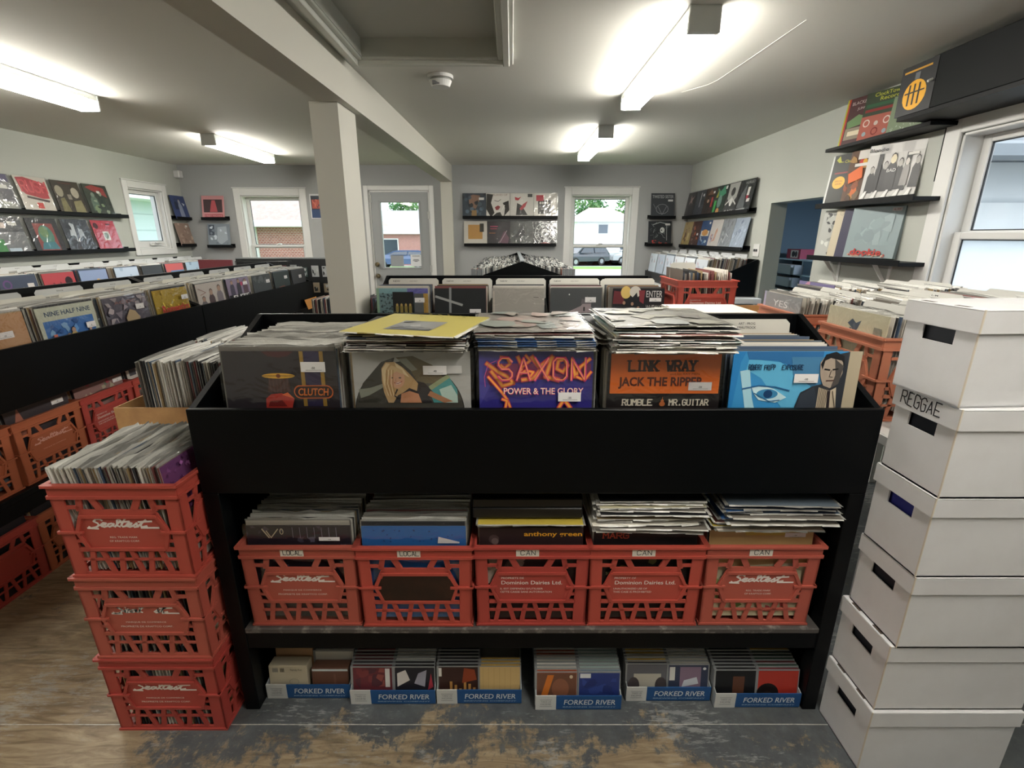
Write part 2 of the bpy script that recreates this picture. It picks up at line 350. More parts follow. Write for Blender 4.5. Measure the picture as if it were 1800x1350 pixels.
def window(n, plane, a0, a1, z0, z1, p, s, rail, low=None, casing=.09, label=None, crank=False, deep=.10, bars=.045):
    """p = inner wall face, s = +1 if outside lies at larger coordinate"""
    w0 = MB()
    def bx(m_, A0, A1, d0, d1, Z0, Z1, mt, bv=.004):
        q = sorted((p+s*d0, p+s*d1))
        if plane == 'y': m_.box(A0, A1, q[0], q[1], Z0, Z1, mt, bv)
        else: m_.box(q[0], q[1], A0, A1, Z0, Z1, mt, bv)
    c = casing
    for q in ((a0-c, a0, z0-c, z1+c), (a1, a1+c, z0-c, z1+c), (a0, a1, z1, z1+c), (a0, a1, z0-c, z0)): bx(w0, q[0], q[1], -.018, 0, q[2], q[3], WHITEB)
    bx(w0, a0-c-.01, a1+c+.01, -.026, 0, z1+c, z1+c+.014, WHITEB)
    for q in ((a0, a0+.016, z0, z1), (a1-.016, a1, z0, z1), (a0, a1, z1-.016, z1), (a0, a1, z0, z0+.016)): bx(w0, q[0], q[1], 0, .15, q[2], q[3], WHITE)
    root = w0.build('window_%d' % n, kind='structure')
    f = MB(); b = bars
    x0, x1 = a0+.016, a1-.016; y0, y1 = z0+.016, z1-.016
    if rail:
        for (q0, q1, d) in ((rail, y1, deep), (y0, rail+.03, deep-.035)):
            for q in ((x0, x0+b, q0, q1), (x1-b, x1, q0, q1), (x0+b, x1-b, q1-b*.75, q1), (x0+b, x1-b, q0, q0+b*.75)): bx(f, q[0], q[1], d, d+.03, q[2], q[3], WHITE)
    else:
        for q in ((x0, x0+b, y0, y1), (x1-b, x1, y0, y1), (x0+b, x1-b, y1-b, y1), (x0+b, x1-b, y0, y0+b*1.6)): bx(f, q[0], q[1], deep*.4, deep*.4+.04, q[2], q[3], WHITE)
    f.build('window_frame', root)
    g = MB(); dk = mat('23282e', .4)
    def pane(A0, A1, Z0, Z1, d, mt, nm):
        m_ = MB()
        q = p+s*d
        if plane == 'y': m_.quad((A0, q, Z0), (A1, q, Z0), (A1, q, Z1), (A0, q, Z1), mt)
        else: m_.quad((q, A0, Z0), (q, A1, Z0), (q, A1, Z1), (q, A0, Z1), mt)
        m_.build(nm, root)
        e = MB()
        for r in ((A0, A0+.006, Z0, Z1), (A1-.006, A1, Z0, Z1), (A0, A1, Z1-.006, Z1), (A0, A1, Z0, Z0+.006)): bx(e, r[0], r[1], d-.004, d+.003, r[2], r[3], dk, 0)
        e.build('glazing_seal', root)
    if rail:
        pane(x0+b, x1-b, rail+b*.75, y1-b*.75, deep+.015, GLASS, 'window_pane'); pane(x0+b, x1-b, y0+b*.75, rail+.03-b*.75, deep-.02, low or GLASS, 'window_pane')
        k = MB(); am = (x0+x1)/2; bx(k, am-.03, am+.03, deep-.04, deep+.01, rail+.03, rail+.042, WHITE); bx(k, am-.005, am+.05, deep-.05, deep-.03, rail+.04, rail+.052, WHITE); k.build('sash_lock', root)
    else: pane(x0+b, x1-b, y0+b*1.6, y1-b, deep*.6, GLASS, 'window_pane')
    if crank:
        k = MB(); am = (x0+x1)/2; bx(k, am-.06, am+.06, -.0, .03, y0+.02, y0+.05, WHITE); bx(k, am-.02, am+.13, -.03, -.01, y0+.045, y0+.06, WHITE); k.build('crank_handle', root)
    return root
window(1, 'y', *WB1, YB, 1, 1.36)
window(2, 'y', *WB2, YB, 1, 1.36)
window(3, 'x', *WL1, XL, -1, None, crank=True, casing=.075)
window(4, 'x', *WR1, XR, 1, 1.50, low=FROST, casing=.10, bars=.05)

# street door with a tall pane, two knobs, hinges and two notices
DG = mat('9b9e9e', .5); br = mat('b9a98a', .25, metal=.9)
mb = MB(); x0, x1, z1 = DR[0], DR[1], DR[3]
for q in ((x0-.06, x0, 0, z1+.06), (x1, x1+.06, 0, z1+.06), (x0, x1, z1, z1+.06)): mb.box(q[0], q[1], YB-.03, YB, q[2], q[3], WHITEB, .006); 
for q in ((x0, x0+.02, 0, z1), (x1-.02, x1, 0, z1), (x0, x1, z1-.02, z1)): mb.box(q[0], q[1], YB, YB+.16, q[2], q[3], WHITEB)
dr = mb.build('door_1', kind='structure')
mb = MB(); gx0, gx1, gz0, gz1 = -1.785, -1.27, 1.088, 1.943
wall_with_holes(mb, x0+.022, x1-.022, .01, z1-.022, [(gx0, gx1, gz0, gz1)], 'y', YB+.01, YB+.055, DG); mb.build('door_slab', dr)
mb = MB()
for q in ((gx0-.025, gx0, gz0-.025, gz1+.025), (gx1, gx1+.025, gz0-.025, gz1+.025), (gx0, gx1, gz1, gz1+.025), (gx0, gx1, gz0-.025, gz0)): mb.box(q[0], q[1], YB+.002, YB+.012, q[2], q[3], DG, .004)
mb.build('pane_frame', dr)
mb = MB(); mb.quad((gx0, YB+.03, gz0), (gx1, YB+.03, gz0), (gx1, YB+.03, gz1), (gx0, YB+.03, gz1), GLASS); mb.build('door_pane', dr)
for z, nm in ((.97, 'door_knob'), (1.127, 'deadbolt')):
    mb = MB(); mb.cyl((-1.885, YB+.01, z), (-1.885, YB-.008, z), .032, br, 16); mb.cyl((-1.885, YB-.008, z), (-1.885, YB-.05, z), .012, br); mb.cyl((-1.885, YB-.03, z), (-1.885, YB-.06, z), .026 if nm == 'door_knob' else .014, br, 16, .018); mb.build(nm, dr)
for x, z in ((x0+.012, 1.99), (x1-.012, 1.78), (x1-.012, 1.07), (x1-.012, .3)):
    mb = MB(); mb.cyl((x, YB-.004, z-.05), (x, YB-.004, z+.05), .009, mat('c9c9c6', .4), 8); mb.box(x-.022, x+.022, YB-.001, YB+.011, z-.045, z+.045, mat('bfc0bd', .4)); mb.build('hinge', dr)
mb = MB(); mb.box(-1.42, -1.27, YB+.026, YB+.028, 1.10, 1.26, mat('e8eaec', .6)); a = Art(mb, .15, .16, -1.42, 1.10, YB+.0255)
for k, wd in ((.86, .7), (.55, .5), (.47, .6), (.4, .3)): a.rect(.5-wd/2, k, .5+wd/2, k+.045, '4d545c')
mb.build('paper_notice', label='white paper notice with dark lines taped in the door pane at the right', cat='notice')
mb = MB(); mb.box(-1.70, -1.52, YB+.026, YB+.028, 1.10, 1.25, mat('9fa4a8', .6)); mb.build('paper_notice', label='blank grey card taped low in the door pane at the left', cat='notice')

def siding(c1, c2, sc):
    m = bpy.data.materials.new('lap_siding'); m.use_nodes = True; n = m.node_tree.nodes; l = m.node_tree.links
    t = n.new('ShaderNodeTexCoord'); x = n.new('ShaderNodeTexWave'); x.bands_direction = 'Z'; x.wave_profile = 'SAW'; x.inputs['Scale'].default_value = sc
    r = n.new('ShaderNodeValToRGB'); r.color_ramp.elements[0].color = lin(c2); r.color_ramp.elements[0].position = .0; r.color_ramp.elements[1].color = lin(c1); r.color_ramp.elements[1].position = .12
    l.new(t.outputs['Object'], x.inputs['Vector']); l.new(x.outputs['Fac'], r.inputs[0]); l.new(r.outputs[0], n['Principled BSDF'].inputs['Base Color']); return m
# side opening and the dark room behind it
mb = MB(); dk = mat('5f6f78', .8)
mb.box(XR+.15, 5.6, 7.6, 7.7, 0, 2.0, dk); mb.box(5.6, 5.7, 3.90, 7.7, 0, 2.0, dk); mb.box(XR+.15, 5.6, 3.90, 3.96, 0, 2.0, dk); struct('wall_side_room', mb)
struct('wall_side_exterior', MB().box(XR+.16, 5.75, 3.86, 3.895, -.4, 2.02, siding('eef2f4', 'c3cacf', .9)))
mb = MB(); mb.prism([(3.50, 2.02), (3.50, 2.07), (5.8, 2.75), (8.0, 2.07), (8.0, 2.02)], 'x', XR+.17, 6.0, mat('6c737b', .85)); struct('trim_side_roof', mb)
struct('trim_side_gutter', MB().box(XR+.17, 6.0, 3.40, 3.50, 1.98, 2.09, mat('8d959c', .5), .02))
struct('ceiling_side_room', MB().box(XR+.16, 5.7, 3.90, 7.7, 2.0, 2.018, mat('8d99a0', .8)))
mb = MB(); jm = mat('8d9188', .7)
mb.box(XR+.001, XR+.15, OP[1]-.004, OP[1], 0, OP[3], jm); struct('trim_opening', mb)

# ---------------------------------------------------------------- lights on the ceiling
TB = mat('fffaf0', .5, emit=TUBE, name='lit_diffuser'); FX = mat('c9cdcc', .4)
def tube(x, y0, y1, label, rz=0):
    t = thing('ceiling_light', label, 'ceiling light', (x, y0, ZC), rz, 'fluorescent ceiling fixtures'); L = y1-y0
    MB().box(-.062, .062, 0, L, -.040, 0, FX, .003).build('fixture_base', t)
    MB().box(-.066, .066, -.012, .012, -.100, 0, FX, .003).build('end_cap', t); MB().box(-.066, .066, L-.012, L+.004, -.100, 0, FX, .003).build('end_cap', t)
    mb = MB(); mb.prism([(-.060, -.041), (-.064, -.075), (-.052, -.098), (.052, -.098), (.064, -.075), (.060, -.041)], 'y', .013, L-.013, TB); mb.build('diffuser', t)
tube(.79, 2.36, 3.66, 'lit fluorescent ceiling fixture nearest the camera, right of the beam')
tube(.80, 4.62, 5.98, 'small-looking lit fluorescent ceiling fixture near the street wall, right of the beam')
tube(-2.80, 4.98, 6.16, 'lit fluorescent ceiling fixture near the left corner, by the far windows')
tube(-2.84, 2.40, 3.70, 'lit fluorescent ceiling fixture cut off by the left edge of the picture')
tube(.76, -.3, .92, 'unseen fluorescent fixture added behind the camera on the right to brighten the room')  # extra fixture out of view, added to raise the brightness of the room
tube(-2.84, -.3, .92, 'unseen fluorescent fixture added behind the camera on the left to brighten the room')  # likewise added out of view as fill for the left side
t = thing('ceiling_light', 'unseen cool white square light added to brighten the dark side room', 'ceiling light', (4.3, 5.0, 2.0), 0)  # added lamp, out of view, that lights up the side room
MB().box(-.3, .3, -.3, .3, -.05, 0, mat('d6e8ff', .5, emit=9)).build('diffuser', t)
# smoke detector, corner sensor, light switch
t = thing('smoke_detector', 'round white smoke detector on the ceiling between hatch and light', 'smoke detector', (-.42, 3.27, ZC))
MB().cyl((0, 0, -.002), (0, 0, -.02), .075, WHITE, 28).build('mounting_ring', t, smooth=False)
mb = MB(); mb.cyl((0, 0, -.02), (0, 0, -.03), .06, mat('8d8d88', .5), 28); mb.cyl((0, 0, -.03), (0, 0, -.062), .066, WHITE, 28, .052); mb.box(-.04, .0, -.057, -.02, -.058, -.04, mat('77777a', .5)); mb.build('detector_body', t)
mb = MB(); mb.box(XL, XL+.075, YB-.10, YB-.01, 2.245, 2.335, WHITE, .008); mb.build('motion_sensor', label='small white motion sensor high in the left rear corner', cat='sensor')
t = thing('light_switch', 'white double light switch plate beside the side opening', 'light switch', (XR, 4.985, 1.375), -PI/2)
MB().box(-.06, .06, -.008, 0, -.06, .06, WHITE, .003).build('plate', t)
for x in (-.022, .022): MB().box(x-.007, x+.007, -.02, -.008, -.012, .012, mat('54575a', .5)).build('toggle', t)

# ================================================================ OUTSIDE
GZ = -1.0
def outdoors(nm, q, z, c, noise=None, **k): return MB().box(*q, z-.3, z, mat(c, .9, noise=noise)).build(nm, kind='structure')
outdoors('ground_lawn', (-70, 80, 7.4, 120), GZ-.02, '6f9a48', ('86ad5c', 1.5, .3, .7))
outdoors('ground_street', (-70, 80, 26, 38), GZ, 'b3b7ba', ('b4b7ba', .8, .3, .7))
outdoors('ground_sidewalk', (-70, 80, 38, 39.2), GZ+.02, 'c9c8c4')
outdoors('ground_street', (-70, 80, 43.5, 56), GZ+.01, 'a9adb0')
outdoors('ground_driveway', (5, 12, 44, 60), GZ+.01, 'b3b3b0')
outdoors('ground_side', (2.8, 30, -10, 7.4), -.4, '8a8c85'); outdoors('ground_side', (-30, -4.8, -10, 7.4), -.4, '8a8c85')
BRK = mat('a9675c', .85, noise=('8a4f47', 6, .35, .6)); SID = mat('dfe3e4', .8)
def brick_mat():
    m = bpy.data.materials.new('red_brick'); m.use_nodes = True; n = m.node_tree.nodes; l = m.node_tree.links
    t = n.new('ShaderNodeTexCoord'); mp = n.new('ShaderNodeMapping'); mp.inputs['Rotation'].default_value = (R(90), 0, 0); b = n.new('ShaderNodeTexBrick')
    b.inputs['Color1'].default_value = lin('b06a5e'); b.inputs['Color2'].default_value = lin('9a574e'); b.inputs['Mortar'].default_value = lin('c9b7ae'); b.inputs['Scale'].default_value = 5.0; b.inputs['Mortar Size'].default_value = .03
    l.new(t.outputs['Object'], mp.inputs[0]); l.new(mp.outputs[0], b.inputs['Vector']); l.new(b.outputs['Color'], n['Principled BSDF'].inputs['Base Color']); return m
BRICK = brick_mat()
def house(label, x0, x1, y0, y1, z0, zh, zr, wallm, roofm, wins=(), low=None, over=.5, rid=None):
    t = thing('house', label, 'house', ((x0+x1)/2, (y0+y1)/2, z0)); cx, cy = (x0+x1)/2, (y0+y1)/2
    a, b = (x1-x0)/2, (y1-y0)/2
    MB().box(-a, a, -b, b, 0, zh-z0, wallm).build('house_wall', t)
    if low: MB().box(-a-.02, a+.02, -b-.03, -b, 0, low, BRICK).build('brick_base', t)
    o = over; r = rid if rid is not None else max(0, a-b); H0, H1 = zh-z0, zr-z0
    vs = [(-a-o, -b-o, H0), (a+o, -b-o, H0), (a+o, b+o, H0), (-a-o, b+o, H0), (-r, 0, H1), (r, 0, H1), (-a-o, -b-o, H0-.18), (a+o, -b-o, H0-.18), (a+o, b+o, H0-.18), (-a-o, b+o, H0-.18)]
    mb = MB(); mb.add(vs[:6], [(0, 1, 5, 4), (1, 2, 5), (2, 3, 4, 5), (3, 0, 4)], roofm); mb.build('roof', t)
    mb = MB(); mb.add(vs, [(0, 6, 7, 1), (1, 7, 8, 2), (2, 8, 9, 3), (3, 9, 6, 0), (6, 9, 8, 7)], mat('e4e6e6', .7)); mb.build('eaves', t)
    for (wx, wz, ww, wh, c) in wins:
        f = MB().box(wx-cx-.1, wx-cx+ww+.1, -b-.06, -b, wz-z0-.1, wz-z0+wh+.1, WHITE).build('window_surround', t)
        MB().box(wx-cx, wx-cx+ww, -b-.08, -b-.055, wz-z0, wz-z0+wh, mat(c, .2)).build('house_window_glass', t)
    return t
RF = mat('b9a9a2', .9, noise=('a6958e', 8, .3, .7)); RF2 = mat('aeb0b6', .9, noise=('989ba3', 6, .3, .7))
house('white two-storey house with pinkish hip roof across the street, seen through the right rear window', 7.2, 13.4, 57, 66, GZ-.3, 3.2, 4.7, mat('eef0ef', .8), RF, [(9.6, 1.8, 1.0, .9, '66707c'), (12.0, -.3, .9, .8, '56606c')], low=1.2, rid=1.2)
house('low grey-roofed brick building across the street, seen through the door pane', -26.0, -5.0, 45, 57, GZ-.3, 1.85, 3.9, BRICK, RF2, [(-11.7, -.2, 1.6, 1.4, '34424c')], rid=8)
house('red brick bungalow with pale roof beside the lot, seen through the left rear window', -15, -6.3, 15.5, 24, GZ-.3, 1.95, 4.6, BRICK, RF, [(-8.25, .1, .45, 1.6, 'a9bcc4')], rid=2)
g = mat('8fa4ae', .7)
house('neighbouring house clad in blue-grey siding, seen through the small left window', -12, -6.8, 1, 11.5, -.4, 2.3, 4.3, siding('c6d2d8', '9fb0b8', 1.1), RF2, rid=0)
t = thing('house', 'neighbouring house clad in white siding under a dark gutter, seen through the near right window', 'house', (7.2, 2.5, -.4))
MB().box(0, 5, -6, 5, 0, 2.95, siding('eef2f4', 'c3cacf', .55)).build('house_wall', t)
mb = MB(); mb.prism([(-.45, 2.97), (2.5, 3.5), (5.4, 2.97)], 'y', -6.4, 5.3, mat('6c737b', .85)); mb.build('roof', t)
MB().box(-.55, -.40, -6.4, 5.3, 2.86, 3.02, mat('4d535a', .5), .02).build('gutter', t); mb = MB(); mb.box(-.40, 0, -6.4, 5.3, 2.91, 2.95, mat('aeb6bc', .8)); mb.build('soffit', t)
# street sign, trees, cars
t = thing('street_sign', 'tall white signboard on two posts, seen through the door pane', 'sign', (-7.15, 26, GZ))
for x in (-.42, .42): MB().cyl((x, 0, 0), (x, 0, 3.9), .035, mat('6a5b55', .6), 8).build('signpost', t)
mb = MB(); mb.box(-.45, .45, -.06, -.03, 1.9, 3.9, WHITE); a = Art(mb, .9, 2.0, -.45, 1.9, -.061, .002)
for y, wd in ((.82, .5), (.76, .6), (.66, .5), (.6, .35), (.2, .6)): a.rect(.5-wd/2, y, .5+wd/2, y+.035, '8792a0')
mb.build('sign_board', t)
mb = MB(); mb.box(-.40, .40, -.06, -.03, 1.2, 1.8, mat('b9c6d2', .5)); mb.build('lower_board', t)
def tree(label, x, y, z, h, r, seed, dens=1100, cols=('4f7a4c', '6a9159', '86a871')):
    t = thing('tree', label, 'tree', (x, y, z), 0, 'trees beyond the street'); g = random.Random(seed)
    mb = MB(); mb.cyl((0, 0, 0), (0, 0, h*.6), r*.07, mat('6d5c50', .9), 8, r*.04)
    for k in range(5): a = k*1.26; mb.cyl((0, 0, h*(.35+.04*k)), (math.cos(a)*r*.5, math.sin(a)*r*.5, h*.72), r*.03, mat('6d5c50', .9), 6, r*.012)
    mb.build('trunk', t)
    mb = MB(); lobes = [(g.uniform(-.5, .5)*r, g.uniform(-.5, .5)*r, h*g.uniform(.42, .82), r*g.uniform(.35, .6)) for _ in range(9)]
    for k in range(dens):
        cx, cy, cz, cr_ = lobes[k % 9]; d = Vector((g.gauss(0, 1), g.gauss(0, 1), g.gauss(0, 1))).normalized()*cr_*g.uniform(.6, 1.05)
        p = Vector((cx, cy, cz))+d; q = [p+Vector((g.uniform(-1, 1), g.uniform(-1, 1), g.uniform(-1, 1)))*r*.10 for _ in range(4)]
        mb.add(q, [(0, 1, 2, 3)], mat(cols[k % len(cols)], .8))
    mb.build('foliage', t)
for k, (x, y, h, r) in enumerate(((5.0, 76, 10, 3.0), (11.3, 77, 9.5, 3.0), (17.8, 75, 10.5, 3.3), (24.6, 77, 11, 3.2))): tree(('dark leafy tree left of the white house across the street', 'leafy tree directly behind the white house roof', 'broad green tree right of the white house across the street', 'far right leafy tree beyond the white house')[k], x, y, GZ, h, r, k+3)
for k, (x, y, h, r) in enumerate(((-20, 68, 9, 3.2), (-13.4, 68, 8, 3), (-7.6, 68, 8, 2.4))): tree(('leafy tree behind the low brick building at its left', 'leafy tree behind the middle of the low brick building', 'small leafy tree behind the low brick building at its right')[k], x, y, GZ, h, r, k+13)
tree('bare-looking pinkish tree behind the brick bungalow', -13.5, 31, GZ, 7, 2.6, 31, 700, ('a58f90', 'b7a3a2', '8f9a80'))
mb = MB(); gr_ = random.Random(5)
for k in range(500): p = Vector((gr_.uniform(-12, -6.5), gr_.uniform(12.6, 13.4), GZ+gr_.uniform(0, 1.75))); mb.add([p+Vector((gr_.uniform(-1, 1), gr_.uniform(-1, 1), gr_.uniform(-1, 1)))*.16 for _ in range(4)], [(0, 1, 2, 3)], mat(('7fa389', '93b59a', '6b8f72')[k % 3], .8))
mb.build('hedge', label='clipped green hedge below the left rear window, in front of the brick bungalow', cat='hedge')
def car(label, x, y, rz, c, suv=True, L=4.6):
    t = thing('car', label, 'car', (x, y, GZ), rz, 'cars along the street'); h = 1.65 if suv else 1.42
    body = [(-L/2, .35), (-L/2, .8), (-L/2+.05, 1.0), (-L*.25, 1.08), (-L*.13, h-.08), (-L*.05, h), (L*.30, h), (L*.42, h-.12), (L*.49, 1.0), (L/2, .75), (L/2, .35)]
    paint = mat(c, .25, coat=.8); mb = MB(); n = len(body); Ws = [.88 if p[1] < 1.05 else .70 for p in body]
    vs = [(p[0], -w_, p[1]) for p, w_ in zip(body, Ws)] + [(p[0], w_, p[1]) for p, w_ in zip(body, Ws)]
    mb.add(vs, [list(range(n)), list(range(n, 2*n))[::-1]] + [(k, n+k, n+(k+1) % n, (k+1) % n) for k in range(n)], paint); mb.build('car_body', t)
    g_ = mat('39434f', .08, spec=.9)
    for sd in (-1, 1):
        mb = MB(); mb.add([(-L*.2, sd*.85, 1.08), (-L*.1, sd*.74, h-.13), (L*.12, sd*.73, h-.1), (L*.12, sd*.86, 1.08)], [(0, 1, 2, 3)], g_); mb.add([(L*.14, sd*.86, 1.08), (L*.14, sd*.73, h-.1), (L*.36, sd*.74, h-.16), (L*.42, sd*.85, 1.08)], [(0, 1, 2, 3)], g_); mb.build('side_window', t)
        for wx in (-L*.31, L*.30):
            wb = MB().cyl((wx, sd*.70, .34), (wx, sd*.92, .34), .34, mat('1b1c1e', .7), 20).build('wheel', t)
            MB().cyl((wx, sd*.921, .34), (wx, sd*.93, .34), .2, mat('a9adb2', .3, metal=.8), 14).build('rim', wb)
    mb = MB(); mb.add([(-L*.245, -.72, 1.1), (-L*.135, -.62, h-.12), (-L*.135, .62, h-.12), (-L*.245, .72, 1.1)], [(0, 1, 2, 3)], g_); mb.build('windscreen', t)
    mb = MB()
    for sd in (-.62, .62): mb.box(-L/2-.01, -L/2+.1, sd-.16, sd+.16, .68, .84, mat('dfe3e6', .15)); 
    mb.build('headlights', t)
car('dark grey car parked beyond the lawn, through the lower sash of the right rear window', 6.4, 45.5, R(28), '3c4550')
car('silver car parked further back behind the dark one, right rear window', 11.4, 48, R(12), 'b9bec3', False)
car('white car in front of the white house garage', 10.4, 53.0, R(90), 'dcdfe2', False)
car('silver car at the left in front of the white house', 6.9, 52.4, R(4), 'c3c9cc', False)
car('dark blue car passing behind the signboard, seen through the door pane', -8.9, 41.0, R(2), '41597c', False)

# ================================================================ RECORD BINS
def lx(o, A, rz):  # place with the thing's left front corner at A
    o.location = A; o.rotation_euler = (0, 0, rz); return o
def bin_unit(label, A, rz, W, slots, group=None, shelf=True, z0=.805, zf=1.06, zb=1.25, D=.47, legs=True, back_full=True, near_open=False):
    """black bin facing -Y in its own frame, x 0..W, y 0..D"""
    t = thing('record_bin', label, 'record bin', A, rz, group); T_ = .018
    MB().box(0, W, 0, T_, z0, zf, BLACK, .002).build('front_panel', t)
    MB().box(0, W, D-T_, D, 0 if back_full else z0, zb, BLACK, .002).build('back_panel', t)
    for x in (0, W-T_):
        mb = MB(); mb.prism([(T_, z0), (T_, zf), (D-T_, zb), (D-T_, z0)], 'x', x, x+T_, BLACK); mb.build('side_panel', t)
        if shelf: MB().box(x, x+T_, D*.12, D-T_, 0, z0, BLACK).build('lower_side', t)
    MB().box(T_, W-T_, T_, D-T_, z0, z0+.018, BLACK).build('bin_floor', t)
    sw = (W-2*T_)/slots
    for k in range(1, slots):
        mb = MB(); mb.prism([(T_, z0+.018), (T_, zf-.035), (T_+.02, zf-.03), (D-T_, zb-.09), (D-T_, z0+.018)], 'x', T_+k*sw-.004, T_+k*sw+.004, BLACK); mb.build('divider', t)
    if legs:
        for x in (0, W-.046):
            MB().box(x, x+.046, 0, .05, 0, z0, BLACK, .002).build('leg', t)
    if shelf:
        wd = mat('4a4644', .55, noise=('8b8680', 18, .52, .66), name='worn_shelf_board')
        MB().box(.046, W-.046, 0, D-T_, .312, .33, wd, .002).build('shelf', t)
        MB().box(.02, W-.02, .004, .022, .25, .311, BLACK, .002).build('shelf_rail', t)
        MB().box(T_+.001, W-T_-.001, D-T_-.03, D-T_-.02, .33, z0, BLACK).build('inner_back', t)
    return t
bin_unit('black wooden record bin in the foreground with crates on its shelf', (-.885, 1.25, 0), 0, 1.896, 5)
bin_unit('black wooden bin of new records behind the foreground bin', (-.86, 2.98, 0), 0, 1.81, 5, shelf=False)
for y0, W, lb in ((1.42, 1.91, 'black bin in the aisle row at left, nearer half, cut by the picture edge'), (3.335, 1.91, 'black bin in the aisle row at left, farther half, ending near the wire rack')):
    bin_unit(lb, (-2.10, y0, 0), PI/2, W, 5, 'black bins in the left aisle row', z0=.805, shelf=False, legs=False, back_full=False)
for y0, lb in ((3.1, 'black bin along the left wall under the shelves of records'), (5.02, 'black bin along the left wall reaching the rear corner')):
    bin_unit(lb, (-3.95, y0, 0), PI/2, 1.91, 5, 'black bins along the left wall', z0=.80, shelf=False)
# crate shelf in the left row
sh = thing('crate_shelf', 'low black shelf board carrying crates under the left aisle row', 'shelf', (-2.14, 1.42, 0), PI/2)
MB().box(0, 3.82, 0, .40, .405, .435, BLACK, .003).build('shelf_board', sh); MB().box(0, 3.82, .02, .04, .33, .405, BLACK).build('shelf_rail', sh)
for x in (0, 2.02, 3.78):
    MB().box(x, x+.04, .36, .40, 0, .80, BLACK).build('support', sh)

# ================================================================ RECORDS
S = .315
ED = [mat(c, .6) for c in ('cfcac0', 'b9b2a6', '9a948a', '6c675f', '3a3a3c', 'd8d4cc', '7f4a48', '4a5a70', 'a58f6a', 'e2dfd8', '2b2a2c', '55606a')]
def rec_variant(k, sleeve=True):
    g = random.Random(k); mb = MB(); e = ED[k % len(ED)]; TOPS = TOPL[k % 5]
    mb.box(0, S, 0, .0032, 0, S, e)
    if sleeve:
        n = 7; h = [g.uniform(.002, .012) for _ in range(n+1)]; yy = [g.uniform(-.0004, .0026) for _ in range(n+1)]
        for i in range(n):
            xa, xb = -.003+(S+.006)*i/n, -.003+(S+.006)*(i+1)/n
            mb.add([(xa, .0005, S), (xb, .0005, S), (xb, yy[i+1], S+h[i+1]), (xa, yy[i], S+h[i]), (xa, .003, S), (xb, .003, S)], [(0, 1, 2, 3), (3, 2, 5, 4)], TOPS)
        for x, s_ in ((0, -1), (S, 1)): mb.add([(x, .0004, .02), (x+s_*g.uniform(.002, .005), g.uniform(0, .003), .02), (x+s_*g.uniform(.002, .005), g.uniform(0, .003), S), (x, .003, S)], [(0, 1, 2, 3)], TOPS)
    return mb.mesh('record')
REC = [rec_variant(k) for k in range(20)]
REC_BARE = [rec_variant(k, False) for k in range(12)]
def place(o, A, rz, lean=0.0, roll=0.0):
    o.location = A; o.rotation_euler = (-lean, roll, rz); return o
NREC = [0]; EXTRA = []
rg = random.Random(77)
def packed(A, rz, n, pitch, label, group, lean=.1, bare=False, z_j=.006, x_j=.004, own=0, fan=0.0, name='record'):
    """n records standing one behind another from A; own=False sends them to the one uncounted mass"""
    ux, uy = -math.sin(rz), math.cos(rz)
    for i in range(n):
        d = pitch*i; z = rg.uniform(-z_j, z_j)+z_j; sx = rg.uniform(-x_j, x_j)
        P = (A[0]+ux*d+math.cos(rz)*sx, A[1]+uy*d+math.sin(rz)*sx, A[2]+z)
        ln = lean+fan*i/max(1, n)+rg.uniform(-.004, .004)
        if i < own:
            NREC[0] += 1
            place(link(name, rg.choice(REC_BARE if bare else REC), label=label, cat='record', group=group), P, rz, ln)
        else: EXTRA.append((P, rz, ln, rg.randrange(12), bare))
def cover(spec, base, w=S, h=S, t=.0035, sleeve=False, rough=None):
    mb = MB(); bm = mat(base, .42) if isinstance(base, str) else base
    mb.box(0, w, 0, t, 0, h, bm); a = Art(mb, w, h)
    spec(a); return mb.mesh('record')
def rec(label, A, rz, spec, base, lean=.12, group=None, sleeve=False, sz=S, thick=.0035, name='record', roll=0, wide=None):
    me = cover(spec, base, wide or sz, sz, thick)
    o = place(link(name, me, label=label, cat='record', group=group), A, rz, lean, roll)
    if sleeve:
        b = MB(); q = -.0055; b.add([(-.008, q, -.002), ((wide or sz)+.010, q, -.002), ((wide or sz)+.010, q, sz+.009), (-.008, q, sz+.009), (-.008, thick+.001, sz+.009), ((wide or sz)+.010, thick+.001, sz+.009)], [(0, 1, 2, 3), (3, 2, 5, 4)], POLY)
        b.build('plastic_sleeve', o)
    return o

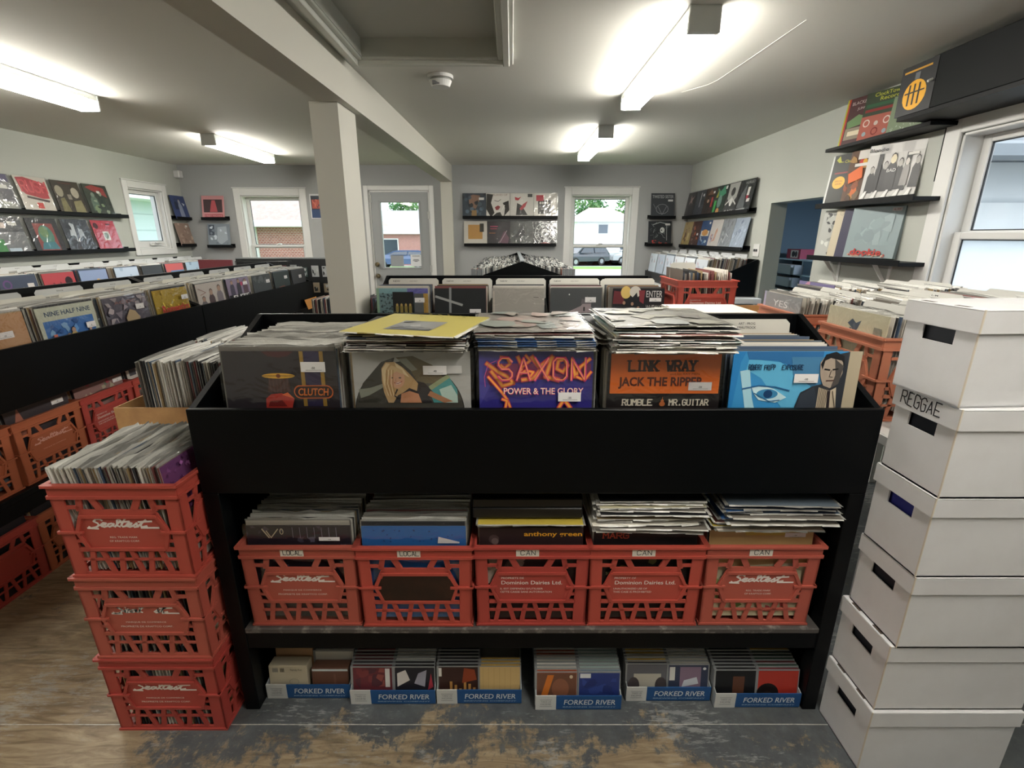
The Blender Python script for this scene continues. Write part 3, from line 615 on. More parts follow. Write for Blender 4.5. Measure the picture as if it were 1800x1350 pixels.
# --- foreground bin, five facing covers (art measured over the visible upper half)
def V(x0, w_, y0, h_): return lambda x, y: ((x-x0)/w_, 1-(y-y0)/h_)
def a_clutch(a):
    V_ = V(75, 735, 345, 692); P = lambda *p: [V_(*q) for q in p]
    a.poly(P((330, 347), (540, 347), (500, 375), (440, 385), (370, 375)), '4d2226')
    for x in (575, 703): a.poly(P((x, 690), (x+25, 690), (x+25, 346), (x, 346)), '9a7a36')
    a.poly(P((601, 690), (702, 690), (702, 346), (601, 346)), '322c4a')
    a.poly(P((350, 600), (500, 600), (490, 510), (365, 510)), '4a3634')
    for k in range(6): a.line(P((365+k*24, 505), (372+k*22, 600)), .006, '5f4442')
    cx, cy = V_(430, 497); a.ell(cx, cy, .145, .024, 'd9a63a'); a.ell(cx, cy, .02, .018, '7a2a1c'); a.line(P((330, 497), (530, 497)), .006, '5d4318')
    a.poly(P((330, 700), (500, 700), (520, 640), (440, 605), (370, 612), (335, 640)), 'a8352c'); a.poly(P((440, 615), (520, 640), (480, 600)), 'd8683c'); a.poly(P((345, 690), (470, 690), (440, 650), (360, 655)), '6c1d1c')
    cx, cy = V_(650, 597); pts = []
    for k in range(24): q = 2*PI*k/24; pts.append((cx+.115*(1 if math.cos(q) > 0 else -1)+.06*math.cos(q), cy+.062*math.sin(q)))
    a.poly(pts, 'c5622c'); a.poly([(cx+(x-cx)*.94, cy+(y-cy)*.84) for x, y in pts], '2a1a1e'); a.text('CLUTCH', cx, cy, .27, .068, 'd9752e', .02, .15)
    a.price(*V_(582, 472), .215, .09, '-50')
def a_disc(a):
    V_ = V(900, 780, 350, 734); P = lambda *p: [V_(*q) for q in p]
    cx, cy = .47, .44; a.ell(cx, cy, .475, .475, '1c1c1c', 48); a.ell(cx, cy, .468, .468, '4c4a44', 48)
    a.poly(P((930, 640), (960, 560), (1090, 420), (1180, 390), (1100, 690), (920, 690)), '37352f'); a.poly(P((1190, 390), (1300, 380), (1430, 440), (1530, 560), (1330, 560), (1280, 470)), '6d6046')
    a.poly(P((930, 600), (1010, 590), (1100, 560), (1090, 590), (1000, 640), (940, 660)), '8a8d80'); a.poly(P((1200, 400), (1260, 395), (1330, 470), (1290, 480)), '8d8f80')
    a.poly(P((1395, 595), (1530, 510), (1590, 600), (1592, 690), (1430, 690)), '4f9a9a'); a.poly(P((1400, 580), (1525, 500), (1545, 520), (1410, 610)), '9aa37c'); a.poly(P((1470, 600), (1550, 570), (1590, 640), (1592, 690), (1500, 690)), 'b9d2c8')
    a.poly(P((1110, 690), (1130, 600), (1180, 570), (1300, 540), (1370, 555), (1430, 620), (1400, 660), (1420, 690)), '2a262b')
    a.poly(P((1410, 610), (1560, 680), (1500, 690), (1390, 640)), 'b07a58')
    a.poly(P((1205, 690), (1215, 630), (1270, 610), (1330, 630), (1350, 690)), 'c68a66')
    a.poly(P((1125, 690), (1100, 620), (1090, 540), (1092, 460), (1120, 420), (1180, 418), (1235, 455), (1280, 500), (1330, 560), (1320, 610), (1270, 590), (1230, 620), (1190, 640), (1160, 690)), 'c9a574')
    a.poly(P((1100, 560), (1092, 470), (1125, 425), (1150, 430), (1115, 480), (1120, 580)), 'e6d0a2'); a.poly(P((1180, 420), (1230, 455), (1275, 520), (1240, 500), (1190, 450)), 'ecd9b0')
    cx, cy = V_(1190, 525); a.ell(cx, cy, .068, .092, 'dba98a'); a.poly(P((1130, 470), (1160, 440), (1230, 470), (1235, 500), (1190, 480), (1140, 510)), 'dcc08e')
    for ex in (1160, 1212): a.ell(*V_(ex, 522), .012, .006, '4b3a3a', 8)
    a.poly(P((1175, 555), (1222, 545), (1212, 562), (1188, 566)), 'e9ddd4'); a.line(P((1172, 554), (1198, 560), (1224, 545)), .006, 'a3483e'); a.line(P((1186, 525), (1180, 543), (1190, 545)), .004, 'b37e62')
    a.line(P((1190, 600), (1170, 640), (1205, 670)), .012, '18161b')
    for k in range(6): a.line(P((1120+k*10, 470), (1105+k*12, 560), (1130+k*9, 640)), .005, 'b18a58' if k % 2 else 'f0dfb8')
    a.price(*V_(1368, 500), .2, .08, '-40'); a.rect(*V_(1526, 492), *V_(1625, 440), 'b9b9b8')
def a_flame(a):
    V_ = V(50, 735, 345, 692); P = lambda *p: [V_(*q) for q in p]
    W_ = lambda pts, wd, *cs: [a.line([V_(*q) for q in pts], wd*(1-.3*i), c) for i, c in enumerate(cs)]
    a.rect(0, 0, 1, 1, '37318c'); a.poly(P((50, 345), (250, 345), (120, 560), (50, 690)), '4a45a0'); a.poly(P((85, 480), (150, 420), (770, 420), (770, 520), (400, 520), (180, 560), (120, 560)), '7a2a5c')
    H = ('c23a5e', 'e8743c', 'f3a94e')
    for pts, wd in (([(190, 380), (230, 385), (250, 420), (215, 450), (190, 430)], .03), ([(100, 420), (170, 470), (230, 500), (270, 540), (200, 560), (170, 520), (130, 470)], .045), ([(300, 380), (330, 440), (300, 500)], .04), ([(330, 440), (380, 400), (350, 370)], .03),
        ([(390, 380), (440, 440), (520, 380), (480, 500), (560, 520)], .05), ([(450, 450), (400, 510), (330, 520)], .045), ([(560, 400), (600, 390), (620, 430), (590, 470), (550, 450), (560, 400)], .04), ([(650, 400), (670, 500), (700, 440), (760, 390)], .04), ([(680, 500), (730, 520), (770, 470)], .03), ([(320, 480), (350, 460), (400, 470), (370, 510)], .03), ([(110, 500), (200, 600), (230, 640), (250, 690)], .03), ([(200, 640), (230, 650), (220, 690)], .03), ([(570, 690), (600, 640), (640, 690)], .04)):
        W_(pts, wd, *H)
    a.pen('SAXON', *V_(175, 520), .80, .20, 'd0447a', .020); a.pen('SAXON', *V_(178, 516), .79, .19, 'f2a05a', .008)
    a.text('POWER & THE GLORY', *V_(468, 588), .70, .062, 'e85a78', .03); a.text('POWER & THE GLORY', *V_(466, 586), .70, .055, 'f0dfc8', .0)
    a.line(P((90, 560), (85, 500), (110, 420), (160, 400)), .005, 'd05a8c')
    a.price(*V_(562, 652), .20, .082, '-25')
def a_orange(a):
    V_ = V(945, 715, 345, 692); P = lambda *p: [V_(*q) for q in p]
    a.rect(0, 0, 1, 1, '1e1a1b'); a.rect(*V_(963, 608), *V_(1652, 360), 'e8742a')
    x0, y0 = V_(1078, 465); a.pen('LINK WRAY', x0, y0, .60, .088, '40201c', .021, .016)
    a.text('and his RAY MEN', *V_(1430, 485), .26, .018, '8a3c1c'); a.text('JACK THE RIPPER', *V_(1282, 541), .75, .108, '5a231b', .035)
    x0, y0 = V_(1047, 682); a.pen('RUMBLE', x0, y0, .27, .052, 'ece4d2', .011, .008); x0, y0 = V_(1345, 682); a.pen('MR.GUITAR', x0, y0, .355, .052, 'ece4d2', .010, .007)
    cx, cy = V_(1300, 668); a.ell(cx, cy-.008, .026, .022, 'b86a3c'); a.ell(cx, cy+.02, .014, .014, 'b86a3c'); a.line([(cx, cy), (cx, cy+.055)], .006, 'b86a3c')
    a.price(*V_(1458, 587), .205, .075, '-25')
def a_blue(a):
    V_ = V(168, 655, 300, 629); P = lambda *p: [V_(*q) for q in p]
    a.rect(0, 0, 1, 1, '3a8fc9'); a.poly(P((168, 300), (240, 300), (215, 360), (190, 620), (168, 620)), '2a7fc0'); a.poly(P((260, 340), (440, 360), (560, 420), (640, 480), (600, 560), (560, 620), (480, 620), (340, 450), (250, 400)), '5fb2da')
    a.poly(P((240, 300), (680, 300), (680, 360), (560, 400), (420, 350), (260, 345)), '2f6ea6'); a.poly(P((215, 410), (270, 400), (300, 560), (320, 620), (265, 620)), 'a9d6e6')
    a.poly(P((500, 330), (700, 330), (690, 480), (640, 500), (520, 430)), '477fa8'); a.poly(P((560, 620), (650, 560), (700, 620)), '86c4da')
    a.poly(P((290, 500), (340, 490), (420, 510), (500, 560), (440, 590), (340, 575), (310, 540)), 'c3e2ea'); a.ell(*V_(385, 540), .095, .045, '3c86b4'); a.ell(*V_(390, 540), .04, .038, '173f6a', 14)
    a.line(P((240, 510), (330, 492), (430, 500), (510, 520)), .012, '265f94'); a.line(P((310, 535), (400, 582), (460, 575)), .008, '2a6a9c')
    a.pen('ROBERT FRIPP', *V_(262, 402), .235, .045, '1d3a5c', .006, wob=.1); a.pen('EXPOSURE', *V_(452, 400), .19, .04, '1d3a5c', .006, wob=.1)
    a.poly(P((550, 622), (575, 530), (640, 495), (700, 480), (690, 330), (825, 300), (825, 622)), '2b3038')
    a.poly(P((560, 622), (580, 540), (650, 500), (700, 620)), '343b46'); a.poly(P((672, 420), (665, 360), (690, 320), (740, 308), (790, 330), (800, 420), (780, 480), (740, 505), (700, 490), (680, 450)), 'a99a8b')
    a.poly(P((668, 370), (690, 315), (745, 300), (795, 325), (805, 380), (785, 350), (720, 335), (690, 350), (682, 400)), '15161a'); a.poly(P((745, 340), (800, 380), (785, 480), (745, 505), (760, 430)), '4f4a48')
    a.line(P((695, 398), (722, 402)), .014, '1c1a1c'); a.line(P((742, 400), (768, 396)), .014, '1c1a1c'); a.line(P((732, 405), (726, 440), (745, 442)), .006, '5a4f48'); a.line(P((712, 462), (755, 460)), .009, '5a3f3a')
    a.poly(P((675, 500), (740, 520), (775, 500), (790, 622), (675, 622)), 'c4b59d'); a.poly(P((728, 520), (745, 520), (752, 622), (735, 622)), '2a2328')
    for k in range(6): a.line(P((682+k*9, 505), (682+k*8, 620)), .005, '574c44')
    a.line(P((755, 520), (785, 622)), .006, '574c44'); a.price(*V_(523, 473), .21, .08, '-100')
zb_ = .893
PL = dict(sleeve=True)
rec('dark brown record with an oval orange logo and gold stripes, leftmost in the foreground bin', (-.800, 1.298, zb_), 0, a_clutch, '2b262c', .05, **PL)
rec('picture disc of a blonde person in a clear sleeve, second slot of the foreground bin', (-.440, 1.296, zb_), 0, a_disc, 'b5b5b2', .05, wide=.325, **PL)
rec('blue record with flame-like pink and orange lettering, middle slot of the foreground bin', (-.091, 1.296, zb_), 0, a_flame, '37318c', .05, **PL)
rec('record with an orange and black cover in slab lettering, fourth slot of the foreground bin', (.265, 1.296, zb_), 0, a_orange, '1e1a1b', .05, **PL)
rec('bright blue record with an eye and a dark-suited person, rightmost in the foreground bin', (.607, 1.296, zb_), 0, a_blue, '3a8fc9', .04)
rec('plain cream record sleeve sticking out to the right behind the blue eye cover', (.650, 1.303, zb_-.002), 0, lambda a: a.scatter(4, 6, ('b9ad96', 'cabfa8')), 'b3a78f', .04)
packed((-.805, 1.307, zb_), 0, 50, .0072, 'plastic-sleeved record packed edge-on behind the brown cover with the oval logo', 'records in the leftmost slot of the foreground bin', .05, fan=.04, own=99)
packed((-.445, 1.306, zb_-.006), 0, 9, .008, 'plastic-sleeved record standing behind the picture disc, under the flat stack', 'records standing behind the picture disc', .05, z_j=.002, own=99)
packed((-.085, 1.306, zb_-.006), 0, 9, .008, 'plastic-sleeved record standing behind the flame-lettered blue cover', 'records standing behind the flame-lettered cover', .05, z_j=.002, own=99)
packed((.262, 1.306, zb_-.006), 0, 9, .008, 'plastic-sleeved record standing behind the orange slab-lettered cover', 'records standing behind the orange cover', .05, z_j=.002, own=99)
packed((.612, 1.312, zb_-.003), 0, 17, .015, 'record leaning edge-on between the blue eye cover and the genre card', 'records behind the blue eye cover', .10, bare=True, fan=.10, own=99)
def card(label, A, rz, lines, w_=.33, h_=.33, lean=.1, group=None, base='d2d0c8'):
    mb = MB(); r = .014; o = [(0, 0), (w_, 0), (w_, h_-r), (w_-r, h_), (r, h_), (0, h_-r)]
    mb.prism(o, 'y', 0, .0015, mat(base, .5)); a = Art(mb, w_, h_)
    for (tx, cx, cy, tw, th) in lines: a.text(tx, cx, cy, tw, th, '3c3a38', .01)
    return place(mb.build('divider_card', label=label, cat='divider card', group=group), A, rz, lean)
card('white divider card reading ART PROG KRAUTROCK at the back of the rightmost slot', (.605, 1.60, .915), 0, [('NEW', .11, .93, .09, .03), ('ART : PROG', .56, .955, .17, .025), ('KRAUTROCK', .56, .915, .19, .025)], lean=.12)
# flat stacks lying on top of the standing ones
def flat(label, x, y, z, rz, me, tilt=(0, 0), name='record', group=None):
    o = link(name, me, label=label, cat='record', group=group); o.location = (x, y, z)
    o.rotation_euler = (-PI/2+tilt[0], tilt[1], rz); return o
def flat_mesh(k, spec=None, base=None):
    """record lying down: front face up; kept in the standing frame so that -90 degrees about x turns it face up"""
    mb = MB(); mb.box(0, S, 0, .0036, 0, S, mat(base, .4) if base else ED[k % len(ED)])
    g = random.Random(k+50); n = 6; TOPS = TOPL[(k*3) % 5]
    for i in range(n):
        xa, xb = S*i/n, S*(i+1)/n; mb.add([(xa, .0005, 0), (xb, .0005, 0), (xb, g.uniform(0, .005), -g.uniform(.002, .007)), (xa, g.uniform(0, .005), -g.uniform(.002, .007))], [(0, 1, 2, 3)], TOPS)
    for x, s_ in ((0, -1), (S, 1)): mb.add([(x, .0004, 0), (x+s_*g.uniform(.004, .012), g.uniform(0, .005), 0), (x+s_*g.uniform(.004, .012), g.uniform(0, .005), S), (x, .003, S)], [(0, 1, 2, 3)], TOPS)
    if spec: spec(Art(mb, S, S, y=-.0002))
    return mb.mesh('record')
FM = [flat_mesh(k) for k in range(12)]
FP = [flat_mesh(20+k, None, c) for k, c in enumerate(('c98f8a', '3f6fb0', 'dcd6b8', '26262a', 'e6e2d6', '8aa3a0', '75323a', 'c9b24a'))]
def stack(x, y, z, n, label, group, top=None, pitch=.0062, pool=None, jx=.006, jr=.02, rz0=0):
    """n flat records, z = underside; y = edge nearest the camera"""
    g = random.Random(int(x*1000)+n)
    for i in range(n):
        NREC[0] += 1; rz = rz0+g.uniform(-jr, jr)
        o = link('record', g.choice(pool or (FM+FP)), label=label, cat='record', group=group)
        # local (x, y, z) -> rotate so that local -y is up and local z runs away from the camera
        o.location = (x+g.uniform(-jx, jx), y+g.uniform(-jx, jx), z+pitch*i+.0036); o.rotation_euler = (-PI/2, 0, rz)
        o.rotation_euler = (-PI/2+PI, 0, rz) if False else (-PI/2, 0, rz)
    return z+pitch*n
stack(-.440, 1.268, 1.214, 8, 'record lying flat in the stack under the yellow record, foreground bin', 'flat records under the yellow one', jr=.03)
me = flat_mesh(90, lambda a: (a.rect(.30, .18, .72, .62, '8f8f8c'), a.poly([(.30, .18), (.5, .4), (.72, .25), (.72, .18)], '6c6c6c'), a.poly([(.32, .5), (.45, .62), (.3, .62)], 'b9b9b6'), a.scatter(8, 6, ('7a7a78', 'a7a7a4'), (.32, .2, .7, .6), (.03, .09)), a.scatter(31, 26, ('8a7a2c', 'a3943e'), (.12, .80, .84, .92), (.010, .06), 'l'), ), 'c0b35c')
flat('yellow record with a grey photograph lying askew on top of the second slot, foreground bin', -.450, 1.262, 1.2725, -.24, me)
stack(-.095, 1.284, 1.214, 8, 'record lying flat in the stack above the flame-lettered blue cover', 'flat records above the flame-lettered cover', pool=[FP[0], FP[1], FP[2], FP[4], FM[0], FM[1], FM[9], FM[6]])
me = flat_mesh(91, lambda a: a.scatter(12, 26, ('9a8c84', '87786f', '8b9088', 'a58f86', '7c8580', '9e968c'), (.02, .02, .98, .98), (.05, .2)), '8d8780')
o = flat('greyish marbled record in crinkled plastic on top of the middle flat stack, foreground bin', -.102, 1.286, 1.2690, .02, me)
MB().add([(-.006, -.003, -.004), (.324, -.003, -.004), (.324, -.004, .322), (-.006, -.003, .322)], [(0, 1, 2, 3)], POLY).build('plastic_sleeve', o)
stack(.268, 1.245, 1.214, 11, 'record lying flat in the fanned stack above the orange cover', 'flat records above the orange cover', jr=.05, jx=.009)
g = random.Random(3)
for k, (dx, dz, rz) in enumerate(((-.028, .018, .20), (-.022, .030, .15), (-.014, .044, .10))):
    o = link('record', FM[k+2], label='record skewed to the left in the fanned stack above the orange cover', cat='record', group='skewed records above the orange cover'); o.location = (.268+dx, 1.30, 1.2145+dz); o.rotation_euler = (-PI/2, 0, rz)
me = flat_mesh(92, lambda a: (a.scatter(15, 20, ('77766c', '8f8d80', '6e6a62', 'a09d8c', '858a86'), (.02, .02, .98, .98), (.05, .2)), a.rect(.42, .86, .68, .90, 'd8d6d0')), '7d7b71')
o = flat('grey-brown record in plastic with a pale sticker on top of the fanned stack', .262, 1.238, 1.2900, .03, me)
MB().add([(-.006, -.003, -.004), (.324, -.003, -.004), (.324, -.004, .322), (-.006, -.003, .322)], [(0, 1, 2, 3)], POLY).build('plastic_sleeve', o)

# ================================================================ MILK CRATES
CW, CH = .345, .292
def crate_mesh(color, seed=0):
    m_ = mat(color, .5, noise=(None or color, 1, 0, 1) if False else None, bump=.1, scale=40); mb = MB()
    def side(k):
        rot = Matrix.Translation((CW/2, CW/2, 0)) @ Matrix.Rotation(k*PI/2, 4, 'Z') @ Matrix.Translation((-CW/2, -CW/2, 0)); mb.T = rot
        ins = lambda v: .004*(1-v)
        def pt(u, v, d=0): i = ins(v); return (i+u*(CW-2*i), i+d, v*CH)
        def poly(ps, d0=.0, d1=.005):
            n = len(ps); mb.add([pt(u, v, d0) for u, v in ps]+[pt(u, v, d1) for u, v in ps], [list(range(n)), list(range(n, 2*n))[::-1]]+[(j, n+j, n+(j+1) % n, (j+1) % n) for j in range(n)], m_)
        def bar(u0, v0, u1, v1, w_, d0=0.0, d1=.005):
            X, Z = (u1-u0)*CW, (v1-v0)*CH; L = math.hypot(X, Z); nx, nz = -Z/L*w_/2/CW, X/L*w_/2/CH
            poly([(u0-nx, v0-nz), (u1-nx, v1-nz), (u1+nx, v1+nz), (u0+nx, v0+nz)], d0, d1)
        poly([(0, 0), (.115, 0), (.105, .88), (0, .88)]); poly([(.885, 0), (1, 0), (1, .88), (.895, .88)])
        poly([(.1, 0), (.9, 0), (.9, .055), (.1, .055)]); poly([(0, .86), (1, .86), (1, 1), (0, 1)], -.002)
        poly([(-.02, .975), (1.02, .975), (1.02, 1), (-.02, 1)], -.010, 0); poly([(-.008, .855), (1.008, .855), (1.008, .885), (-.008, .885)], -.006, 0)
        bar(-.01, .50, .19, .50, .007, -.006); bar(.81, .50, 1.01, .50, .007, -.006); poly([(-.012, .0), (1.012, .0), (1.012, .025), (-.012, .025)], -.004, 0)
        hexa = [(.20, .665), (.80, .665), (.87, .50), (.82, .315), (.20, .315), (.14, .50)]
        poly(hexa, .001)
        for a_, b_ in zip(hexa, hexa[1:]+hexa[:1]): bar(*a_, *b_, .009, -.004)
        poly([(.20, .665), (.80, .665), (.80, .735), (.20, .735)])
        for f in (lambda u: u, lambda u: 1-u):
            def B(u0, v0, u1, v1, w_):
                u0, u1 = f(u0), f(u1)
                if u0 <= u1: bar(u0, v0, u1, v1, w_)
                else: bar(u1, v1, u0, v0, w_)
            B(.225, .87, .20, .72, .016); B(.31, .87, .37, .73, .018); B(.10, .76, .21, .76, .010); B(.10, .40, .17, .40, .009); B(.29, .87, .36, .87, .01)
            B(.215, .70, .14, .50, .014); B(.14, .50, .20, .31, .014)
        bar(.1, .305, .9, .305, .012); bar(.1, .195, .9, .195, .007)
        for j, u in enumerate((.19, .31, .43, .55, .67, .79)): bar(u+(-.025 if j % 2 else .02), .30, u+(.03 if j % 2 else -.02), .05, .014)
    for k in range(4): side(k)
    mb.T = None; mb.box(.008, CW-.008, .008, CW-.008, .0, .008, m_)
    return mb.mesh('milk_crate')
CR = {c: crate_mesh(c) for c in ('b04a3e', 'a8423a', 'ad5547', 'ab6040', '9a4a3c', 'bb7458')}
INK = mat('e6dcd6', .5); INK2 = mat('dba89c', .5)
def lettering(kind):
    mb = MB(); a = Art(mb, CW, CH, y=.0018)
    if kind == 's1': a.script(.25, .50, .46, .155, INK, .0155); a.text('REG. TRADE MARK', .5, .445, .22, .020, INK); a.text('OF KRAFTCO CORP.', .5, .405, .24, .020, INK)
    if kind == 's2': a.script(.25, .52, .46, .145, INK, .0145); a.text('MARQUE DE COMMERCE', .5, .455, .34, .020, INK); a.text('PROPRIETE DE KRAFTCO CORP.', .5, .405, .44, .020, INK)
    if kind == 's3': a.script(.25, .52, .46, .145, INK, .0145, gaps=(4, 5, 6)); a.text('MARQUE DE COMMERCE', .5, .455, .34, .020, INK); a.text('PROPRIETE DE KRAFTCO CORP.', .5, .405, .44, .020, INK)
    if kind == 'sp': a.script(.25, .52, .46, .14, INK2, .013); a.text('MARQUE DE COMMERCE', .5, .445, .34, .018, INK2)
    if kind == 'de': a.text('PROPERTY OF', .32, .605, .19, .022, INK); a.text('Dominion Dairies Ltd.', .50, .55, .54, .045, INK, .01); a.text('UNAUTHORIZED USE OF', .37, .475, .30, .022, INK); a.text('THIS CASE IS PROHIBITED', .39, .435, .34, .022, INK)
    if kind == 'df': a.text('PROPRIETE DE', .33, .605, .20, .022, INK); a.text('Dominion Dairies Ltd.', .50, .55, .54, .045, INK, .01); a.text("IL EST DEFENDU D'UTILISER", .41, .475, .38, .022, INK); a.text('CETTE CAISSE SANS AUTORISATION', .45, .435, .46, .022, INK)
    if kind == 'bk': a.poly([(.21, .645), (.79, .645), (.85, .50), (.81, .335), (.21, .335), (.16, .50)], mat('241613', .3, noise=('3a2018', 12, .4, .7)))
    return mb.mesh('lettering')
LET = {k: lettering(k) for k in ('s1', 's2', 's3', 'sp', 'de', 'df', 'bk')}
def crate(label, A, rz, col, let=None, tagtext=None, group=None):
    o = link('milk_crate', CR[col], None, A, (0, 0, rz), label, 'milk crate', group)
    if let: link('black_sticker' if let == 'bk' else 'lettering', LET[let], o)
    if tagtext:
        mb = MB(); mb.box(.36*CW, .56*CW, -.0045, -.0022, .875*CH, .985*CH, mat('d9d3c8', .6)); a = Art(mb, .2*CW, .11*CH, .36*CW, .875*CH, -.0046)
        a.pen(tagtext, .12 if len(tagtext) > 3 else .2, .24, .86 if len(tagtext) > 3 else .7, .48, '262428', .028, wob=.05); mb.build('paper_label', o)
    return o
# five crates on the shelf of the foreground bin
ZS = .332
crate('red milk crate marked LOCAL with a script logo, leftmost under the foreground bin', (-.818, 1.262, ZS), 0, 'ad5547', 's2', 'LOCAL')
crate('red milk crate marked LOCAL with a black sticker on its panel, full of blue sleeves', (-.467, 1.258, ZS), 0, 'b04a3e', 'bk', 'LOCAL')
crate('red milk crate marked CAN with French dairy lettering, middle under the foreground bin', (-.112, 1.262, ZS), 0, 'a8423a', 'df', 'CAN')
crate('red milk crate marked CAN with English dairy lettering, second from the right under the bin', (.236, 1.262, ZS), 0, 'b04a3e', 'de', 'CAN')
crate('red milk crate marked CAN with a script logo, rightmost under the foreground bin', (.588, 1.264, ZS), 0, 'ad5547', 's1', 'CAN')
CZ = ZS+.026
def w1(a):
    a.scatter(5, 16, ('4a4856', '3c3a48', '5d5c6e'), (.0, .4, 1, 1), (.01, .05)); a.line([(.16, .97), (.22, .88)], .012, 'c9c2a8'); a.line([(.31, .97), (.24, .88), (.2, .95)], .01, 'c9c2a8'); a.ring(.345, .945, .015, .028, .008, 'c9c2a8', 12)
    for k in range(7): a.line([(.45+k*.07, .99), (.452+k*.07, .88)], .004, '8f92a8')
    a.ring(.42, .70, .03, .03, .008, 'b9b39c', 10); a.ring(.30, .69, .028, .028, .008, 'b9b39c', 8); a.price(.70, .85, .20, .04)
rec('dark record with thin white scribbles at the front of the leftmost LOCAL crate', (-.805, 1.275, CZ), 0, w1, '24232e', .06, sleeve=True)
rec('bright blue record with a white sticker at the front of the second LOCAL crate', (-.455, 1.271, CZ), 0, lambda a: (a.scatter(9, 22, ('1c3f74', '234d88'), (.1, .84, .9, .97), (.004, .014)), a.poly([(.73, .83), (.74, .90), (.94, .845), (.94, .83)], 'dcdcdc')), '2769ae', .06, sleeve=True)
rec('dark record lettered in yellow at the front of the middle CAN crate', (-.099, 1.275, CZ-.008), 0, lambda a: (a.text('anthony green', .71, .93, .56, .06, 'e8a82a', .02), a.ell(.14, .88, .05, .05, '4a3a3a'), a.ell(.15, .86, .035, .035, '6b5a58'), a.rect(.02, .4, .2, .6, 'b5a89c'), a.scatter(3, 5, ('5c4a48', '8f7a70'), (.03, .55, .5, .72), (.03, .08))), '2a1d1f', .06)
rec('dark record with red block letters at the front of the fourth crate under the bin', (.249, 1.275, CZ-.004), 0, lambda a: (a.pen('MARG', .09, .88, .26, .055, 'b8503a', .012, .008), a.scatter(6, 8, ('4a4a34', '6d6b42', '3c4034'), (.2, .2, .7, .72), (.02, .07)), a.text('SOUND', .2, .5, .14, .03, 'a8a070')), '1e1a1c', .06)
rec('tan record with a white sticker at the front of the rightmost CAN crate', (.601, 1.277, CZ), 0, lambda a: (a.poly([(0, 0), (1, 0), (1, .6), (0, .55)], 'c9c3a4'), a.scatter(7, 12, ('6e8a4c', '95a868', 'a84a4c', 'd0cfb4'), (.05, .05, .95, .5), (.02, .07)), a.rect(.34, .9, .72, .97, 'c2a64c'), a.price(.72, .88, .2, .045)), 'b99a6a', .06)
for k, (x, z, n, lb) in enumerate(((-.807, CZ+.006, 22, 'the leftmost LOCAL crate'), (-.457, CZ+.006, 22, 'the second LOCAL crate'), (-.099, CZ-.02, 14, 'the middle CAN crate'), (.249, CZ-.02, 14, 'the fourth crate under the bin'), (.601, CZ-.01, 14, 'the rightmost CAN crate'))):
    packed((x, 1.289, z), 0, n, .0085, 'sleeved record packed edge-on inside '+lb, 'records packed in '+lb, .06, z_j=.004, fan=.05, own=(9, 9, 0, 0, 0)[k])
stack(-.106, 1.285, ZS+.345, 2, 'thin yellow-edged record lying flat under the black box sets in the middle CAN crate', 'yellow-edged flat records in the middle crate', pool=[FP[7]])
for k, (z, t_) in enumerate(((ZS+.362, .034), (ZS+.398, .030))):
    MB().box(-.118, .212, 1.30, 1.60, z, z+t_, mat('101012', .3), .003).build('record_box_set', label=('lower', 'upper')[k]+' black box set lying on the records of the middle CAN crate', cat='box set')
stack(.248, 1.268, ZS+.335, 12, 'record lying flat on the stack filling the fourth crate under the bin', 'flat records in the fourth crate', jr=.03, jx=.012, pool=[FP[7], FP[4], FP[2], FM[0], FM[3], FP[3], FM[8]], pitch=.0085)
stack(.606, 1.27, ZS+.335, 5, 'record lying flat on the lower part of the pile in the rightmost CAN crate', 'lower flat records in the rightmost crate', jr=.03, jx=.01)
stack(.628, 1.262, ZS+.37, 9, 'record lying flat in the pile jutting right over the rightmost CAN crate', 'upper flat records in the rightmost crate', jr=.05, jx=.014, pool=[FP[1], FM[7], FM[0], FM[3], FM[11]], pitch=.0075)
# stack of three crates at the left
SX = -1.238
crate('top red milk crate of the stack of three, full of sleeved records', (SX, 1.166, .588), 0, 'b04a3e', 's1')
crate('middle red milk crate of the stack of three, script logo partly worn off', (SX-.006, 1.172, .294), 0, 'ad5547', 's3')
crate('bottom red milk crate of the stack of three, standing on the floor', (SX-.014, 1.178, 0), 0, 'a8423a', 's2')
for z, n, lb in ((.006, 26, 'bottom'), (.300, 26, 'middle')):
    packed((SX+.300, 1.190, z+.004), PI/2, n, .0105, 'record edge glimpsed through the holes of the %s crate of the stack' % lb, 'records in the %s crate of the stack' % lb, .0, bare=True, z_j=0, x_j=0)
packed((SX+.322, 1.182, .602), PI/2, 36, .0076, 'plastic-sleeved record leaning in the top crate of the stack of three', 'records in the top crate of the stack', .07, z_j=.004, fan=.09, own=99)
rec('record with a mottled purple cover at the right end of the top stacked crate', (SX+.329, 1.182, .606), PI/2, lambda a: (a.rect(.0, .5, .55, 1, '7b4a7c'), a.scatter(3, 40, ('a96aa8', '5d3460', '8f5a92'), (0, .5, .55, 1), (.008, .03)), a.rect(.55, .5, 1, 1, 'a8a098'), a.ell(.72, .8, .09, .12, '8a8178')), 'a8a098', .09, sleeve=True)
